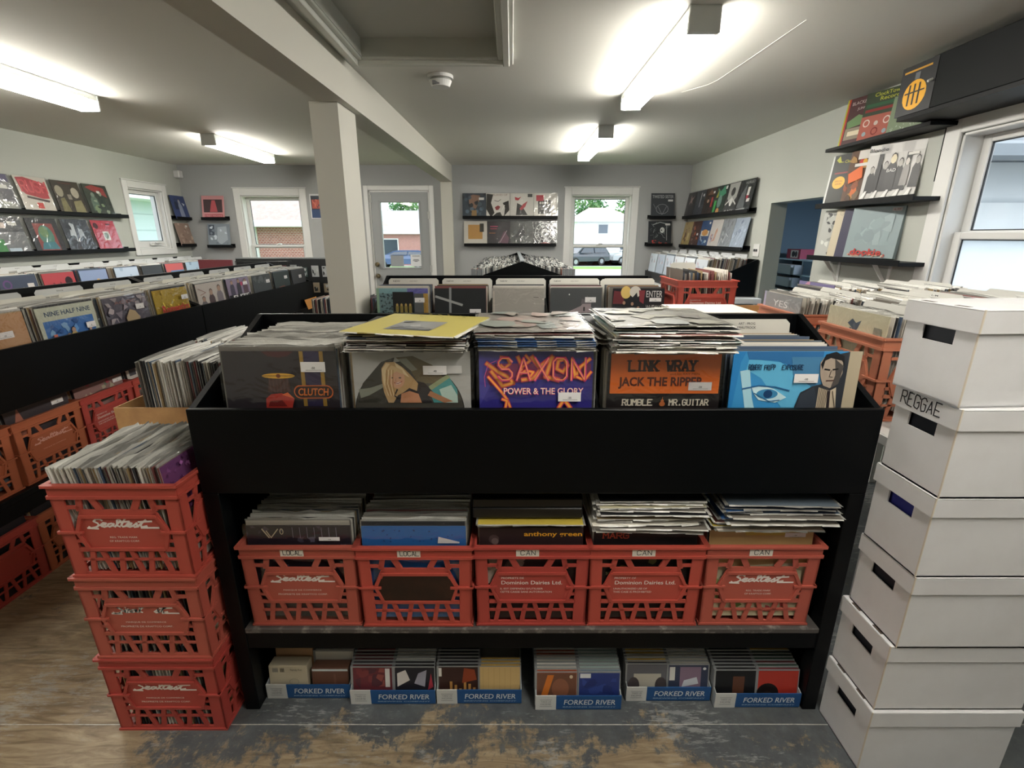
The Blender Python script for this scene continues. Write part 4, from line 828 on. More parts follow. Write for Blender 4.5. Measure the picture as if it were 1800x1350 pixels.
# cardboard tray of records behind it, on two more crates
for k in range(2): crate(('lower', 'upper')[k]+' hidden milk crate carrying the cardboard box, behind the stack of three', (-1.44, 1.80, .292*k), 0, '9a4a3c')
CB = mat('c29a66', .75, noise=('b0875a', 8, .4, .6))
t = thing('cardboard_box', 'open brown cardboard box of records between the crate stack and the foreground bin', 'cardboard box', (-1.50, 1.74, .586)); mb = MB()
w_, d_, h_ = .60, .74, .305
mb.box(0, w_, 0, .005, 0, h_, CB); mb.box(0, w_, d_-.005, d_, 0, h_, CB); mb.box(0, .005, .005, d_-.005, 0, h_, CB); mb.box(w_-.005, w_, .005, d_-.005, 0, h_, CB); mb.box(0, w_, 0, d_, -.0, .006, CB); mb.build('box_walls', t)
MB().box(.005, w_-.005, .005, d_-.005, .14, .15, CB).build('box_insert', t)
packed((-1.10+.16, 1.755, .742), PI/2, 50, .0090, 'old record packed edge-on in the front row of the cardboard box', 'records in the front row of the cardboard box', .02, z_j=.007, x_j=.004, own=34)
packed((-1.10+.16, 2.10, .750), PI/2, 40, .011, 'plastic-sleeved record in the back row of the cardboard box', 'records in the back row of the cardboard box', .04, z_j=.008)
# crates of the left row
LW = 'ab6040'
for y, c, l_, lb in ((1.262, '9a4a3c', 'sp', 'red-brown milk crate on the shelf under the left row, cut by the picture edge'), (1.612, LW, 'sp', 'orange-brown milk crate on the shelf under the left row, second from the picture edge'), (1.972, LW, 'sp', 'orange-brown milk crate with faded script, on the shelf under the left row'),
    (2.325, 'a8423a', 'de', 'deep red milk crate with white lettering, on the shelf under the left row'), (2.68, 'b04a3e', 'de', 'red milk crate half hidden by the cardboard box, on the shelf under the left row'), (3.03, 'ad5547', None, 'red milk crate farthest along the shelf under the left row')):
    crate(lb, (-2.165, y, .436), PI/2, c, l_)
LWR = [('dark record with a pinkish triangle', '3a3438', lambda a: (a.poly([(.05, .6), (.3, .6), (.2, 1)], 'a86a58'), a.price(.72, .86, .2, .07)), 1.972), ('patterned record with cream lettering', '8a6a66', lambda a: (a.scatter(4, 14, ('a8a088', '6c7a68', 'a84a54'), (0, .6, 1, 1), (.02, .07)), a.ell(.5, .72, .3, .1, '2c3a2c'), a.text('HITS', .5, .74, .4, .08, 'd8c9a0'), a.price(.78, .86, .2, .07)), 2.325), ('white record with blue and purple letters', 'c9c4bb', lambda a: (a.rect(.06, .86, .22, .98, '4a4a50'), a.text('GLITTER', .60, .92, .6, .08, '4a6a9a', .02), a.scatter(3, 5, ('a8503a', '3a6a6a'), (0, .5, 1, .8), (.05, .1))), 2.68)]
for lb, c, sp_, y in LWR: rec(lb+' in a crate on the left row shelf', (-2.182, y+.015, .466), PI/2, sp_, c, .06)
for y in (1.262, 1.612, 1.972, 2.325, 2.68, 3.03): packed((-2.197, y+.015, .460), PI/2, 26, .0105, '', '', .06)
for y, c in ((1.262, '9a4a3c'), (1.605, 'a8423a'), (1.950, LW), (2.30, '9a4a3c'), (2.65, 'a8423a')):
    crate('dusty milk crate on the floor under the left row, '+{1.262: 'cut by the picture edge', 1.605: 'dark red with white scraps, nearest', 1.950: 'orange-brown, second from the picture edge', 2.30: 'behind the stack of three', 2.65: 'farthest and mostly hidden'}[y], (-2.160, y, 0), PI/2, c, None)
    packed((-2.180, y+.015, .010), PI/2, 26, .0105, '', '', .05, bare=True, z_j=0)
for y in (1.605, 1.950): rec('black record cover at the front of a floor crate, '+('nearest' if y < 1.9 else 'next to the crate stack'), (-2.174, y+.015, .012), PI/2, lambda a: None, '26262a', .05)

# ================================================================ SMALL WHITE BOXES
BXW, BXD = .43, .20
def lidded(label, A, rz, h=.2265, word=None, hand=True, lean=0, W=BXW, D=BXD, blue=False, body='d9d9db'):
    """white cardboard box with lid, long side facing -Y, short hand-hole side facing -X"""
    t = thing('storage_box', label, 'storage box', A, rz, None); wb = mat(body, .6, noise=('cfcecf', 3, .4, .7)); tn = mat('d3cabb', .7); g = .006
    if lean: t.rotation_euler = (0, lean, rz)
    mb = MB(); hx = .3
    # short side with hand hole
    y0, y1 = g, D-g; hy0, hy1, hz0, hz1 = D*.30, D*.72, h*.60, h*.755
    wall_with_holes(mb, y0, y1, 0, h-.02, [(hy0, hy1, hz0, hz1)], 'x', g, g+.004, wb)
    mb.box(W-g-.004, W-g, y0, y1, 0, h-.02, wb); mb.box(g+.004, W-g-.004, y0, y0+.004, 0, h-.02, wb); mb.box(g+.004, W-g-.004, y1-.004, y1, 0, h-.02, wb); mb.box(g, W-g, y0, y1, 0, .004, wb)
    mb.build('box_body', t)
    MB().box(g+.012, g+.014, hy0-.01, hy1+.01, hz0-.01, hz1+.01, mat('2c2f7e' if blue else '20242c', .5)).build('box_interior', t)
    mb = MB(); L = .052; z0, z1 = h-L, h
    mb.box(0, W, 0, D, z1-.004, z1, wb, .0015)
    for q in ((0, .004, 0, D), (W-.004, W, 0, D), (.004, W-.004, 0, .004), (.004, W-.004, D-.004, D)): mb.box(*q, z0, z1-.004, wb)
    for y in (D*.22, D*.66): mb.box(.004, .016, y, y+D*.17, z1-.0035, z1+.0004, mat('4a3f36', .8))
    mb.box(-.0006, .0022, -.0006, .0022, z0, z1, tn)
    if word:
        a = Art(mb, D, L, 0, z0, -.0006)
        mb.T = Matrix.Rotation(-PI/2, 4, 'Z') @ Matrix.Translation((-D, 0, 0)); a.pen(word, .14, .24, .62, .62, '3a3a3e', .016, wob=.06); mb.T = None
    mb.build('box_lid', t)
    mb = MB(); mb.box(g-.0006, g+.0015, g-.0006, g+.003, 0, z0, tn); mb.build('taped_corner', t)
    return t
zz = 0; JJ = [(1.014, 1.052, 0, 'bottom'), (1.017, 1.056, 0, 'second from the floor'), (1.022, 1.046, 0, 'third from the floor'), (1.015, 1.042, 0, 'fourth from floor, blue showing in the hand hole'), (1.012, 1.036, 0, 'second from top, REGGAE handwritten on its lid')]
for k, (x, y, rz, lb) in enumerate(JJ):
    lidded('white lidded box, tall right stack, '+lb, (x, y, .2275*k), rz, word='REGGAE' if k == 4 else None, blue=(k == 3))
lidded('white lidded cardboard box on top of the tall stack at right, slightly turned', (1.005, 1.040, .2275*5), .06, h=.222)
# white boxes in the gap behind the foreground bin
for k in range(4): lidded('white lidded box in the low pile behind the foreground bin at right, '+('bottom', 'second from bottom', 'second from top', 'topmost')[k], (.84, 2.46, .286*k), 0, h=.284, D=.31, W=.40, body='dcd8cc')

# ================================================================ CD TRAYS
CDC = [mat(c, .3, spec=.7) for c in ('1a1a1c', '77343a', 'b9b7ae', '2e4a3c', '9fb4b0', 'c9a24c', '5c2a2c', '38383c', 'd8d6d0', '6b7a88', 'a04a2c', '2a2a30')]
def cd_mesh(k, spec=None, w_=.142, h_=.125, t=.0098):
    mb = MB(); c = CDC[k % 12]; clr = mat('8f9294', .12, spec=.9)
    mb.box(0, w_, 0, t, 0, h_, clr); mb.box(.008, w_-.003, .0015, t-.0015, h_-.001, h_+.0006, c)
    mb.box(.008, w_-.003, -.0004, .001, .004, h_-.004, c)
    if spec: spec(Art(mb, w_, h_, y=-.0006, step=.0001))
    return mb.mesh('compact_disc_case')
CDM = [cd_mesh(k) for k in range(12)]; NCD = [0]
def cdrow(x, y, z, n, label, group, pool, front, lean=.28, pitch=.0112, base=None):
    for i in range(n):
        if i == 0: o = link('compact_disc_case', front, label=base, cat='compact disc')
        else: o = link('compact_disc_case', CDM[rg.choice(pool)], label=label, cat='compact disc', group=group)
        o.location = (x+rg.uniform(-.001, .001), y+pitch*1.02*i, z+.0022*i); o.rotation_euler = (-lean*.5, 0, 0); NCD[0] += 1
BL = mat('1d4f86', .45); WT = mat('c9cac8', .5)
def tray(x, y, label, rz=0, W=.284):
    t = thing('printed_tray', label, 'cardboard tray', (x, y, 0), rz); D = .27; h = .058
    mb = MB(); mb.box(0, W, 0, .003, 0, h, BL); mb.box(-.0004, .068, -.0006, .0025, 0, h+.001, WT); mb.box(0, W, D-.003, D, 0, .09, WT); mb.box(0, W, 0, D, 0, .002, WT)
    mb.prism([(.003, .002), (.003, h), (.03, .066), (D-.003, .09), (D-.003, .002)], 'x', 0, .003, mat('9aa0a4', .6)); mb.prism([(.003, .002), (.003, h), (.03, .066), (D-.003, .09), (D-.003, .002)], 'x', W-.003, W, mat('9aa0a4', .6))
    mb.build('tray_body', t)
    mb = MB(); a = Art(mb, W, h, y=-.0008, step=.0001); a.text('FORKED RIVER', .63, .56, .60, .36, 'd5dade', .01, .12); a.text('BREWING COMPANY', .63, .22, .62, .08, '9db4cc', .02)
    for yy in (.72, .24): a.rect(.05, yy, .19, yy+.03, '8a8f94')
    a.text('TAKE US', .12, .60, .12, .12, '7a8086'); a.text('HOME', .12, .42, .12, .12, '7a8086'); mb.build('lettering', t)
    return t
TR = [(-.832, 1.292, 'leftmost printed blue and white cardboard tray, holding box sets'), (-.541, 1.270, 'second blue and white cardboard tray from the left, on the floor'), (-.252, 1.272, 'third blue and white cardboard tray, with a wooden-looking case at right'), (.078, 1.250, 'fourth blue and white cardboard tray, set a little forward'), (.386, 1.282, 'fifth blue and white cardboard tray, set a little back'), (.676, 1.258, 'rightmost blue and white cardboard tray beside the bin leg')]
for x, y, lb in TR: tray(x, y, lb)
def sc(seed, cols, n=10, rr=(.05, .2)): return lambda a: a.scatter(seed, n, cols, (.06, .04, .97, .97), rr)
FR = [(1, 0, [1, 7, 6], 'dark red cased disc at the front left of the second tray', cd_mesh(6, lambda a: (a.rect(.07, .04, .97, .96, '6a3038'), a.scatter(2, 12, ('8a4a44', '54303a', '7a3a3c'), (.1, .05, .8, .95), (.05, .18)), a.rect(.82, .4, .93, .95, 'd5d3d0')))),
 (1, 1, [8, 0, 1, 8], 'black and white patterned disc case at the front right of the second tray', cd_mesh(0, lambda a: (a.rect(.05, .04, .97, .96, '24242c'), a.poly([(.1, .4), (.4, .6), (.3, .9), (.1, .8)], 'cfcac6'), a.poly([(.5, .5), (.75, .4), (.8, .9), (.6, .8)], '9a9aa8'), a.poly([(.82, .3), (.95, .4), (.9, .8)], 'a83a48')))),
 (2, 0, [0, 7, 11], 'disc case with an orange city-lights cover at the front left of the third tray', cd_mesh(0, lambda a: (a.rect(.05, .04, .97, .96, '3a2420'), [a.rect(.2+k*.11, .05, .26+k*.11, .3+.35*((k*37 % 10)/10), 'b98a4c') for k in range(7)], a.poly([(.6, .5), (.95, .6), (.9, .9), (.65, .95)], '8a3f24'), a.rect(.05, .7, .12, .95, 'd9d6d2')))),
 (2, 1, [5, 5, 5], 'pale wooden-coloured disc case at the front right of the third tray', cd_mesh(5, lambda a: (a.rect(.03, .02, .98, .98, 'c9ab74'), [a.rect(.1+k*.13, .05, .11+k*.13, .95, 'b8985f') for k in range(6)]))),
 (3, 0, [2, 10, 5, 8], 'disc case with an orange-brown cover at the front left of the fourth tray', cd_mesh(10, lambda a: (a.rect(.05, .04, .97, .96, '6e4a3a'), a.poly([(.1, .1), (.25, .1), (.45, .9), (.3, .9)], 'c9722c'), a.ell(.6, .5, .2, .3, '8a5a44'), a.ell(.85, .85, .04, .05, 'c9b9a0')))),
 (3, 1, [4, 4, 3, 4], 'disc case with a deep blue cover at the front right of the fourth tray', cd_mesh(9, lambda a: (a.rect(.03, .04, .97, .96, '2a3a78'), a.scatter(2, 10, ('34488c', '24316a'), (.1, .1, .9, .8), (.05, .15)), a.rect(.05, .82, .3, .95, 'cfd2d6')))),
 (4, 0, [8, 2, 5], 'grey disc case with a pale arch at the front left of the fifth tray', cd_mesh(7, lambda a: (a.rect(.04, .04, .97, .96, '64646a'), a.rect(.2, .2, .85, .7, 'b9b5a8'), a.ell(.2, .35, .14, .25, '4c4648'), a.ell(.85, .35, .14, .25, '4c4648')))),
 (4, 1, [8, 2, 8], 'disc case with a violet picture at the front right of the fifth tray', cd_mesh(2, lambda a: (a.rect(.03, .04, .97, .96, '3a4258'), a.rect(.3, .05, .8, .9, '8a7488'), a.poly([(.35, .3), (.75, .4), (.7, .6), (.4, .5)], 'cfd4dc'), a.ell(.88, .85, .04, .04, 'e8e8e8'), a.rect(.05, .5, .18, .9, 'd8d8d4')))),
 (5, 0, [0, 0, 11], 'black disc case with a brown patch at the front left of the rightmost tray', cd_mesh(0, lambda a: (a.rect(.04, .04, .97, .96, '18191c'), a.rect(.45, .2, .72, .8, '5a3a2c')))),
 (5, 1, [3, 5, 6, 10], 'red disc case with a black arc at the front right of the rightmost tray', cd_mesh(1, lambda a: (a.rect(.04, .04, .97, .96, 'a8352a'), a.ell(.28, .3, .26, .3, '1c1616'), a.ell(.28, .2, .12, .18, '2e2220'))))]
ORD = ('leftmost', 'second', 'third', 'fourth', 'fifth', 'rightmost')
for k, sd, pool, lb, me in FR:
    x, y, _ = TR[k]; n = 9 if (k+sd) % 3 else 8
    if k == 2 and sd: n = 3
    cdrow(x-.002+sd*.1425, y+.012, .005, n, 'disc case standing behind the front one, %s column of the %s tray' % (('left', 'right')[sd], ORD[k]), 'disc cases in the %s column of the %s tray' % (('left', 'right')[sd], ORD[k]), pool, me, base=lb)
x, y, _ = TR[0]
def bset(nm, x0, x1, y0, y1, z0, z1, c, label, spec=None):
    mb = MB(); mb.box(0, x1-x0, 0, y1-y0, 0, z1-z0, mat(c, .4), .002)
    if spec: spec(Art(mb, x1-x0, z1-z0, y=-.0003, step=.0001))
    place(mb.build(nm, label=label, cat='box set'), (x0, y0, z0), 0, .10)
bset('disc_box_set', x+.006, x+.136, y+.010, y+.055, .006, .118, 'cfc4ab', 'cream disc box set with line drawing at the front left of the leftmost tray', lambda a: (a.rect(.1, .78, .25, .92, '9a9488'), [a.rect(.3+k*.02, .78, .31+k*.02, .92, '4a4640') for k in range(6)], a.text('Family Fun', .72, .85, .3, .09, '6a6458'), a.ring(.65, .45, .12, .1, .01, 'a39c88'), a.rect(.3, .3, .55, .36, 'b5ac96')))
bset('disc_box_set', x+.008, x+.138, y+.062, y+.095, .006, .138, 'b08a68', 'tan disc box set behind the cream one in the leftmost tray')
bset('disc_box_set', x+.004, x+.134, y+.105, y+.155, .006, .150, '1c1c22', 'dark disc box set with a yellow patch at the back of the leftmost tray', lambda a: (a.rect(.7, .86, .95, .98, 'c9ac2c'), a.text('S', .55, .92, .1, .1, 'cfcfca')))
bset('disc_box_set', x+.150, x+.276, y+.012, y+.055, .006, .105, '6b4a3c', 'brown disc box set at the front right of the leftmost tray', lambda a: (a.rect(.02, .9, .98, .98, 'c9d3d6'), a.rect(.6, .2, .65, .8, '7a5648')))
for k in range(3): o = link('compact_disc_case', CDM[(8, 9, 8)[k]], label='pale thin disc case behind the brown box set in the leftmost tray', cat='compact disc', group='pale disc cases in the leftmost tray'); o.location = (x+.140, y+.060+.012*k, .006); o.rotation_euler = (-.1, 0, 0)
bset('disc_box_set', x+.146, x+.278, y+.110, y+.160, .006, .160, '141416', 'black disc box set with white lettering at the back right of the leftmost tray', lambda a: ([a.rect(.2+k*.11, .74, .28+k*.11, .84, 'b9b9b4') for k in range(5)], a.rect(.85, .7, .95, .95, 'd9d9d6')))

# ================================================================ SECOND BIN (new records)
def slots(x0, W, n): sw = (W-.036)/n; return [x0+.018+k*sw for k in range(n)]
Z2 = .900
X2 = slots(-.86, 1.81, 5)
def a_holo(a):
    a.rect(0, 0, 1, 1, '6f8f96'); a.rect(0, .9, .6, 1, '86b4bd'); a.rect(.6, .86, 1, 1, '6c6cb4'); a.rect(.9, .0, 1, .9, 'c9a256'); a.rect(.0, .0, .05, 1, '8fb59a')
    a.scatter(4, 40, ('34484e', '42585c'), (.05, .45, .32, .92), (.008, .03)); a.rect(.32, .3, .72, .93, '1c1e20')
    for k in range(4): a.ell(.40+.085*k, .68, .022, .03, 'b99a5c'); a.poly([(.375+.085*k, .5), (.425+.085*k, .5), (.43+.085*k, .66), (.37+.085*k, .66)], '8a7a3c')
    a.scatter(5, 30, ('8f8f6a', '2c3a34', '6a7a5c'), (.33, .45, .71, .55), (.008, .02)); a.rect(.74, .45, .92, .9, '55585a'); a.price(.75, .73, .19, .09)
def a_cross(a): a.line([(.29, 0), (.31, 1)], .045, '8f9294'); a.line([(.03, .84), (.53, .68)], .045, 'a3a5a4'); a.price(.68, .5, .22, .10)
def a_white(a): a.ell(.56, .47, .05, .03, 'a39f99'); a.rect(.8, .82, .9, .83, '55504c'); a.rect(.02, .1, .04, .95, 'd9cfc4')
def a_tower(a): a.rect(0, 0, 1, 1, '4b4e50'); a.poly([(.25, .5), (.6, .66), (.68, .76), (.8, .74), (.8, .45), (.25, .45)], '9c8f92'); a.poly([(.6, .7), (.62, .8), (.68, .78), (.72, .86), (.78, .78), (.8, .7)], '6a6468'); a.ell(.37, .88, .012, .016, 'e0e0e0', 8); a.rect(.65, .56, .68, .64, '2a2a2c'); a.price(.68, .73, .21, .10)
def a_wu(a):
    a.rect(0, 0, 1, 1, '16161c'); a.poly([(0, .7), (.02, .95), (.2, .93), (.22, .7)], '6a2a30'); a.ell(.25, .92, .10, .12, 'd9b96a'); a.ell(.43, .93, .11, .11, 'cdc8be'); a.poly([(.5, .96), (.62, .96), (.6, .7), (.52, .75)], '7a2c34'); a.poly([(.36, .8), (.46, .92), (.5, .75)], '1a1a20')
    for x, y in ((.22, .72), (.38, .70), (.3, .58), (.5, .62)): a.ell(x, y, .028, .035, 'a8846c', 10)
    a.poly([(.45, .5), (.6, .62), (.58, .5)], '9a3a52'); a.text('ENTER', .80, .89, .31, .12, 'd0cfcc', -.0); a.text('WUTANG', .80, .62, .31, .12, 'b9b8b4'); a.price(.71, .745, .23, .07)
SP2 = [('shimmering foil record around a dark group picture, leftmost slot of the second bin', a_holo, '6f8f96', -.0), ('black record with a crooked grey cross on its cover, second bin', a_cross, '26292b', .0), ('plain whitish record with a small grey disc mark, middle slot of the second bin', a_white, 'b5b1a9', .0), ('dark grey record with a pale castle-like shape, fourth slot of the second bin', a_tower, '4b4e50', 0), ('black record with white capital letters and a masked crowd, rightmost slot of the second bin', a_wu, '16161c', 0)]
for k, (lb, f, c, _) in enumerate(SP2):
    rec(lb, (X2[k]+.012+(.03 if k == 4 else 0), 3.015, Z2-.01), 0, f, c, .07, sleeve=(k in (0, 2)))
    packed((X2[k]+.018, 3.027, Z2-.008), 0, 14, .0105, 'record packed edge-on in the %s slot of the second bin' % ORD[k if k < 4 else 5], 'records in the %s slot of the second bin' % ORD[k if k < 4 else 5], .07, bare=True, fan=.06)
    card('white divider card reading NEW at the back of the %s slot of the second bin' % ORD[k if k < 4 else 5], (X2[k]+.026+(.01 if k == 4 else 0), 3.26, Z2+.015), 0, [('NEW', .16, .945, .14, .028), ('OUR PRINT', .5, .945, .16, .014)], lean=.14)
for dz, dx in ((.004, .01), (.010, .02)): card('white divider card bunched behind the front ones in the rightmost slot of the second bin', (X2[4]+dx-.01, 3.23-dz*4, Z2+.01+dz), 0, [], lean=.14, group='bunched cards in the second bin')

# ================================================================ LEFT AISLE ROW
ZL = .880
def fig(a, x, y, w_, h_, c1, c2='a98a78'): a.poly([(x-w_/2, y), (x-w_*.45, y+h_*.62), (x-w_*.2, y+h_*.78), (x+w_*.2, y+h_*.78), (x+w_*.45, y+h_*.62), (x+w_/2, y)], c1); a.ell(x, y+h_*.86, w_*.26, h_*.13, c2, 12); a.poly([(x-w_*.28, y+h_*.88), (x, y+h_*1.03), (x+w_*.28, y+h_*.88), (x+w_*.2, y+h_*.98), (x-w_*.2, y+h_*.98)], '2a2422')
def a_sea(a): a.rect(0, 0, 1, 1, 'c3c8b4'); a.text('NINE HALF NINE', .52, .90, .8, .07, '23415e', .02); a.rect(.06, .0, .93, .80, '3f74b8'); a.scatter(3, 30, ('5f93cc', '86aed4', '2e5c9c'), (.08, .02, .92, .78), (.02, .09)); fig(a, .5, .36, .14, .30, 'b9a05c'); fig(a, .40, .34, .16, .24, '8f9a6a'); fig(a, .8, .42, .1, .2, '34506c'); a.rect(.14, .52, .20, .60, 'c0694c'); a.poly([(.3, .3), (.7, .3), (.62, .42), (.35, .44)], 'a3975c'); a.price(.74, .60, .17, .09)
def a_stag(a): a.scatter(6, 46, ('8f8690', '6c6670', '54505e', 'a59ca0'), (.02, .02, .98, .98), (.03, .10)); a.poly([(.38, .62), (.5, .76), (.62, .72), (.7, .6), (.66, .45), (.5, .42), (.42, .5)], 'b09a78'); a.text('AC DC', .45, .9, .5, .05, '8a5c54'); a.price(.66, .74, .2, .09)
def a_rom(a): a.rect(0, 0, 1, 1, 'b99c2e'); a.scatter(2, 70, ('8f6f24', 'd6ba48', 'c9a838'), (.0, .2, 1, 1), (.008, .03)); a.text('Romantics', .5, .62, .8, .16, 'b5322a', .03); a.ell(.5, .34, .32, .16, '8f8478'); a.ell(.5, .3, .2, .12, '6e655c'); a.price(.72, .76, .2, .09)
def a_trio(a): a.rect(0, 0, 1, 1, 'bdb4ac'); fig(a, .2, .3, .24, .42, '6a6468'); fig(a, .5, .36, .24, .50, '4c3a3c'); fig(a, .82, .40, .26, .52, '7a7278'); a.line([(.05, .9), (.3, .8), (.1, .76)], .012, '8a5c58')
def a_fuze(a): a.rect(0, 0, 1, 1, '8a7c92'); a.rect(0, .5, 1, .62, '1c1a20'); a.text('FUZE', .55, .55, .74, .12, 'dcdad8', .03); fig(a, .2, .62, .2, .34, '4a4456'); fig(a, .5, .62, .2, .36, '3c3a44'); fig(a, .8, .62, .22, .34, '5c4650'); a.ell(.62, .86, .06, .05, 'b5486a'); a.price(.7, .82, .2, .08)
def a_shine(c1, c2): return lambda a: (a.scatter(9, 16, (c1, c2), (.02, .1, .98, .98), (.03, .14)), a.price(.7, .76, .2, .09))
LC = [[('plain pale record', '9c9a90', lambda a: None), ('tan record with a small grey sticker', 'b98b5f', lambda a: (a.scatter(1, 6, ('c69b70', 'a87c54'), (.1, .4, .9, .9), (.01, .03)), a.price(.55, .68, .24, .09))), ('white-bordered record with a blue sea picture and blue capitals', 'c3c8b4', a_sea), ('purplish grey record with a beige splash', '5f5a66', a_stag), ('mottled yellow record with red script lettering', 'b99c2e', a_rom)],
 [('pale record showing three standing figures', 'bdb4ac', a_trio), ('mauve record with bold white letters over a group', '8a7c92', a_fuze), ('shiny dark grey record', '43484a', a_shine('5c6264', '363a3c')), ('dark teal record with a rusty smudge', '2f3b3a', lambda a: (a.poly([(.2, .5), (.7, .5), (.6, .6), (.25, .58)], '7a4a3c'), a.price(.66, .78, .2, .09))), ('charcoal record with a white sticker', '3c3d40', lambda a: a.price(.5, .72, .2, .1))]]
ya = [1.42, 3.335]
for u in range(2):
    for k, x in enumerate(slots(0, 1.91, 5)):
        y = ya[u]+x+.014; lb, c, f = LC[u][k]
        rec(lb+', left aisle row, %s bin' % ('nearer', 'farther')[u], (-2.125, y, ZL), PI/2, f, c, .06, sleeve=(u == 0))
        packed((-2.134, y+.006, ZL-.004), PI/2, 46 if u else 46, .0078, 'sleeved record packed edge-on in the nearer bin of the left row', 'records packed in the nearer bin of the left row', .06, z_j=.007, fan=.03)
        card('rear white genre card, left aisle row, %s slot of the %s bin' % (ORD[k if k < 4 else 5], ('nearer', 'farther')[u]), (-2.46, y+.01, ZL+.03), PI/2, [('ROCK', .5, .95, .14, .02)], w_=.30, lean=.10, base='c4c6c6')
        card('front white genre card, left aisle row, %s slot of the %s bin' % (ORD[k if k < 4 else 5], ('nearer', 'farther')[u]), (-2.33, y-.004, ZL+.018), PI/2, [], w_=.30, lean=.08, base='cfcdc2')
WC = [('pinkish edge-on records and a grey one', 'a8a098', lambda a: a.scatter(2, 8, ('c9a09a', '8f8a86'))), ('charcoal record with a pale sticker', '4c5052', lambda a: (a.poly([(.5, 0), (1, 0), (1, 1), (.7, 1)], '8f8f8c'), a.rect(.7, .7, .88, .82, 'd9cfc9'))), ('slate blue record with a purple swirl', '414a5c', lambda a: (a.ring(.2, .8, .1, .1, .04, '6a4a7c', 10), a.line([(.4, .5), (.6, .7)], .03, '8f959c'), a.rect(.72, .68, .9, .8, 'cfcac6'))), ('red record with a black round mark', 'b0454c', lambda a: (a.ell(.78, .76, .12, .12, '2a1c20'), a.scatter(3, 5, ('7a2a34',), (.2, .6, .6, .8), (.02, .05)))), ('light blue record with orange and yellow blobs', '8b9dc0', lambda a: (a.ell(.3, .55, .1, .12, 'd97a4c'), a.ell(.62, .6, .1, .14, 'd9b56a')))]
WC2 = [('silvery record', 'b9c9dc', lambda a: a.scatter(4, 8, ('dfe9f2', '9fb4cc'))), ('dark edge-on record', '2c2f33', lambda a: None), ('red-framed record with a blue picture', '4c7aa8', lambda a: (a.rect(0, .75, 1, 1, 'c04c48'), a.rect(0, 0, .25, .8, 'b8554c'))), ('bright white-blue record', 'a3b9cc', lambda a: a.scatter(4, 8, ('dfe9f2', '7f94ac'))), ('dull red record', '8a4048', lambda a: None)]
for u, WW in enumerate((WC, WC2)):
    for k, x in enumerate(slots(0, 1.91, 5)):
        y = (3.1, 5.02)[u]+x+.014; lb, c, f = WW[k]
        rec(lb+' in the bins along the left wall', (-3.975, y, .885), PI/2, f, c, .08)
        packed((-3.985, y+.006, .88), PI/2, 38, .0095, '', '', .08, z_j=.008, bare=(k % 2 == 0))
        for q, (dx, dz) in enumerate(((.33, .04), (.20, .03))): card('%s white genre card along the left wall, %s slot of the %s bin' % (('rear', 'middle')[q], ORD[k if k < 4 else 5], ('nearer', 'corner')[u]), (-3.975-dx, y+.01*q, .885+dz), PI/2, [('JAZZ', .5, .95, .14, .02)], w_=.30, lean=.1, base='cfd1d0')

# ================================================================ WALL LEDGES AND THE RECORDS ON THEM
def ledge(label, A, rz, L, group=None, name='picture_ledge'):
    t = thing(name, label, 'wall ledge', A, rz, group)   # A: left end on the wall, seen from the room
    MB().box(0, L, -.085, 0, 0, .014, BLACKM, .002).build('ledge_board', t); MB().box(0, L, -.095, -.083, 0, .038, BLACKM, .002).build('front_lip', t); MB().box(0, L, -.012, 0, .014, .05, BLACKM).build('back_strip', t)
    return t
def on(label, A, rz, spec, base, u, **k):  # record on a ledge, u along it
    q = -.079; P = (A[0]+math.cos(rz)*u-math.sin(rz)*q, A[1]+math.sin(rz)*u+math.cos(rz)*q, A[2]+.016)
    return rec(label, P, rz, spec, base, .17, **k)
def many(A, rz, items, pitch, u0=.0, **k):
    k.setdefault('sleeve', True)
    for i, (lb, c, f) in enumerate(items): on(lb, A, rz, f, c, u0+pitch*i, **k)
GA = mat('8f9496', .18, spec=.9)
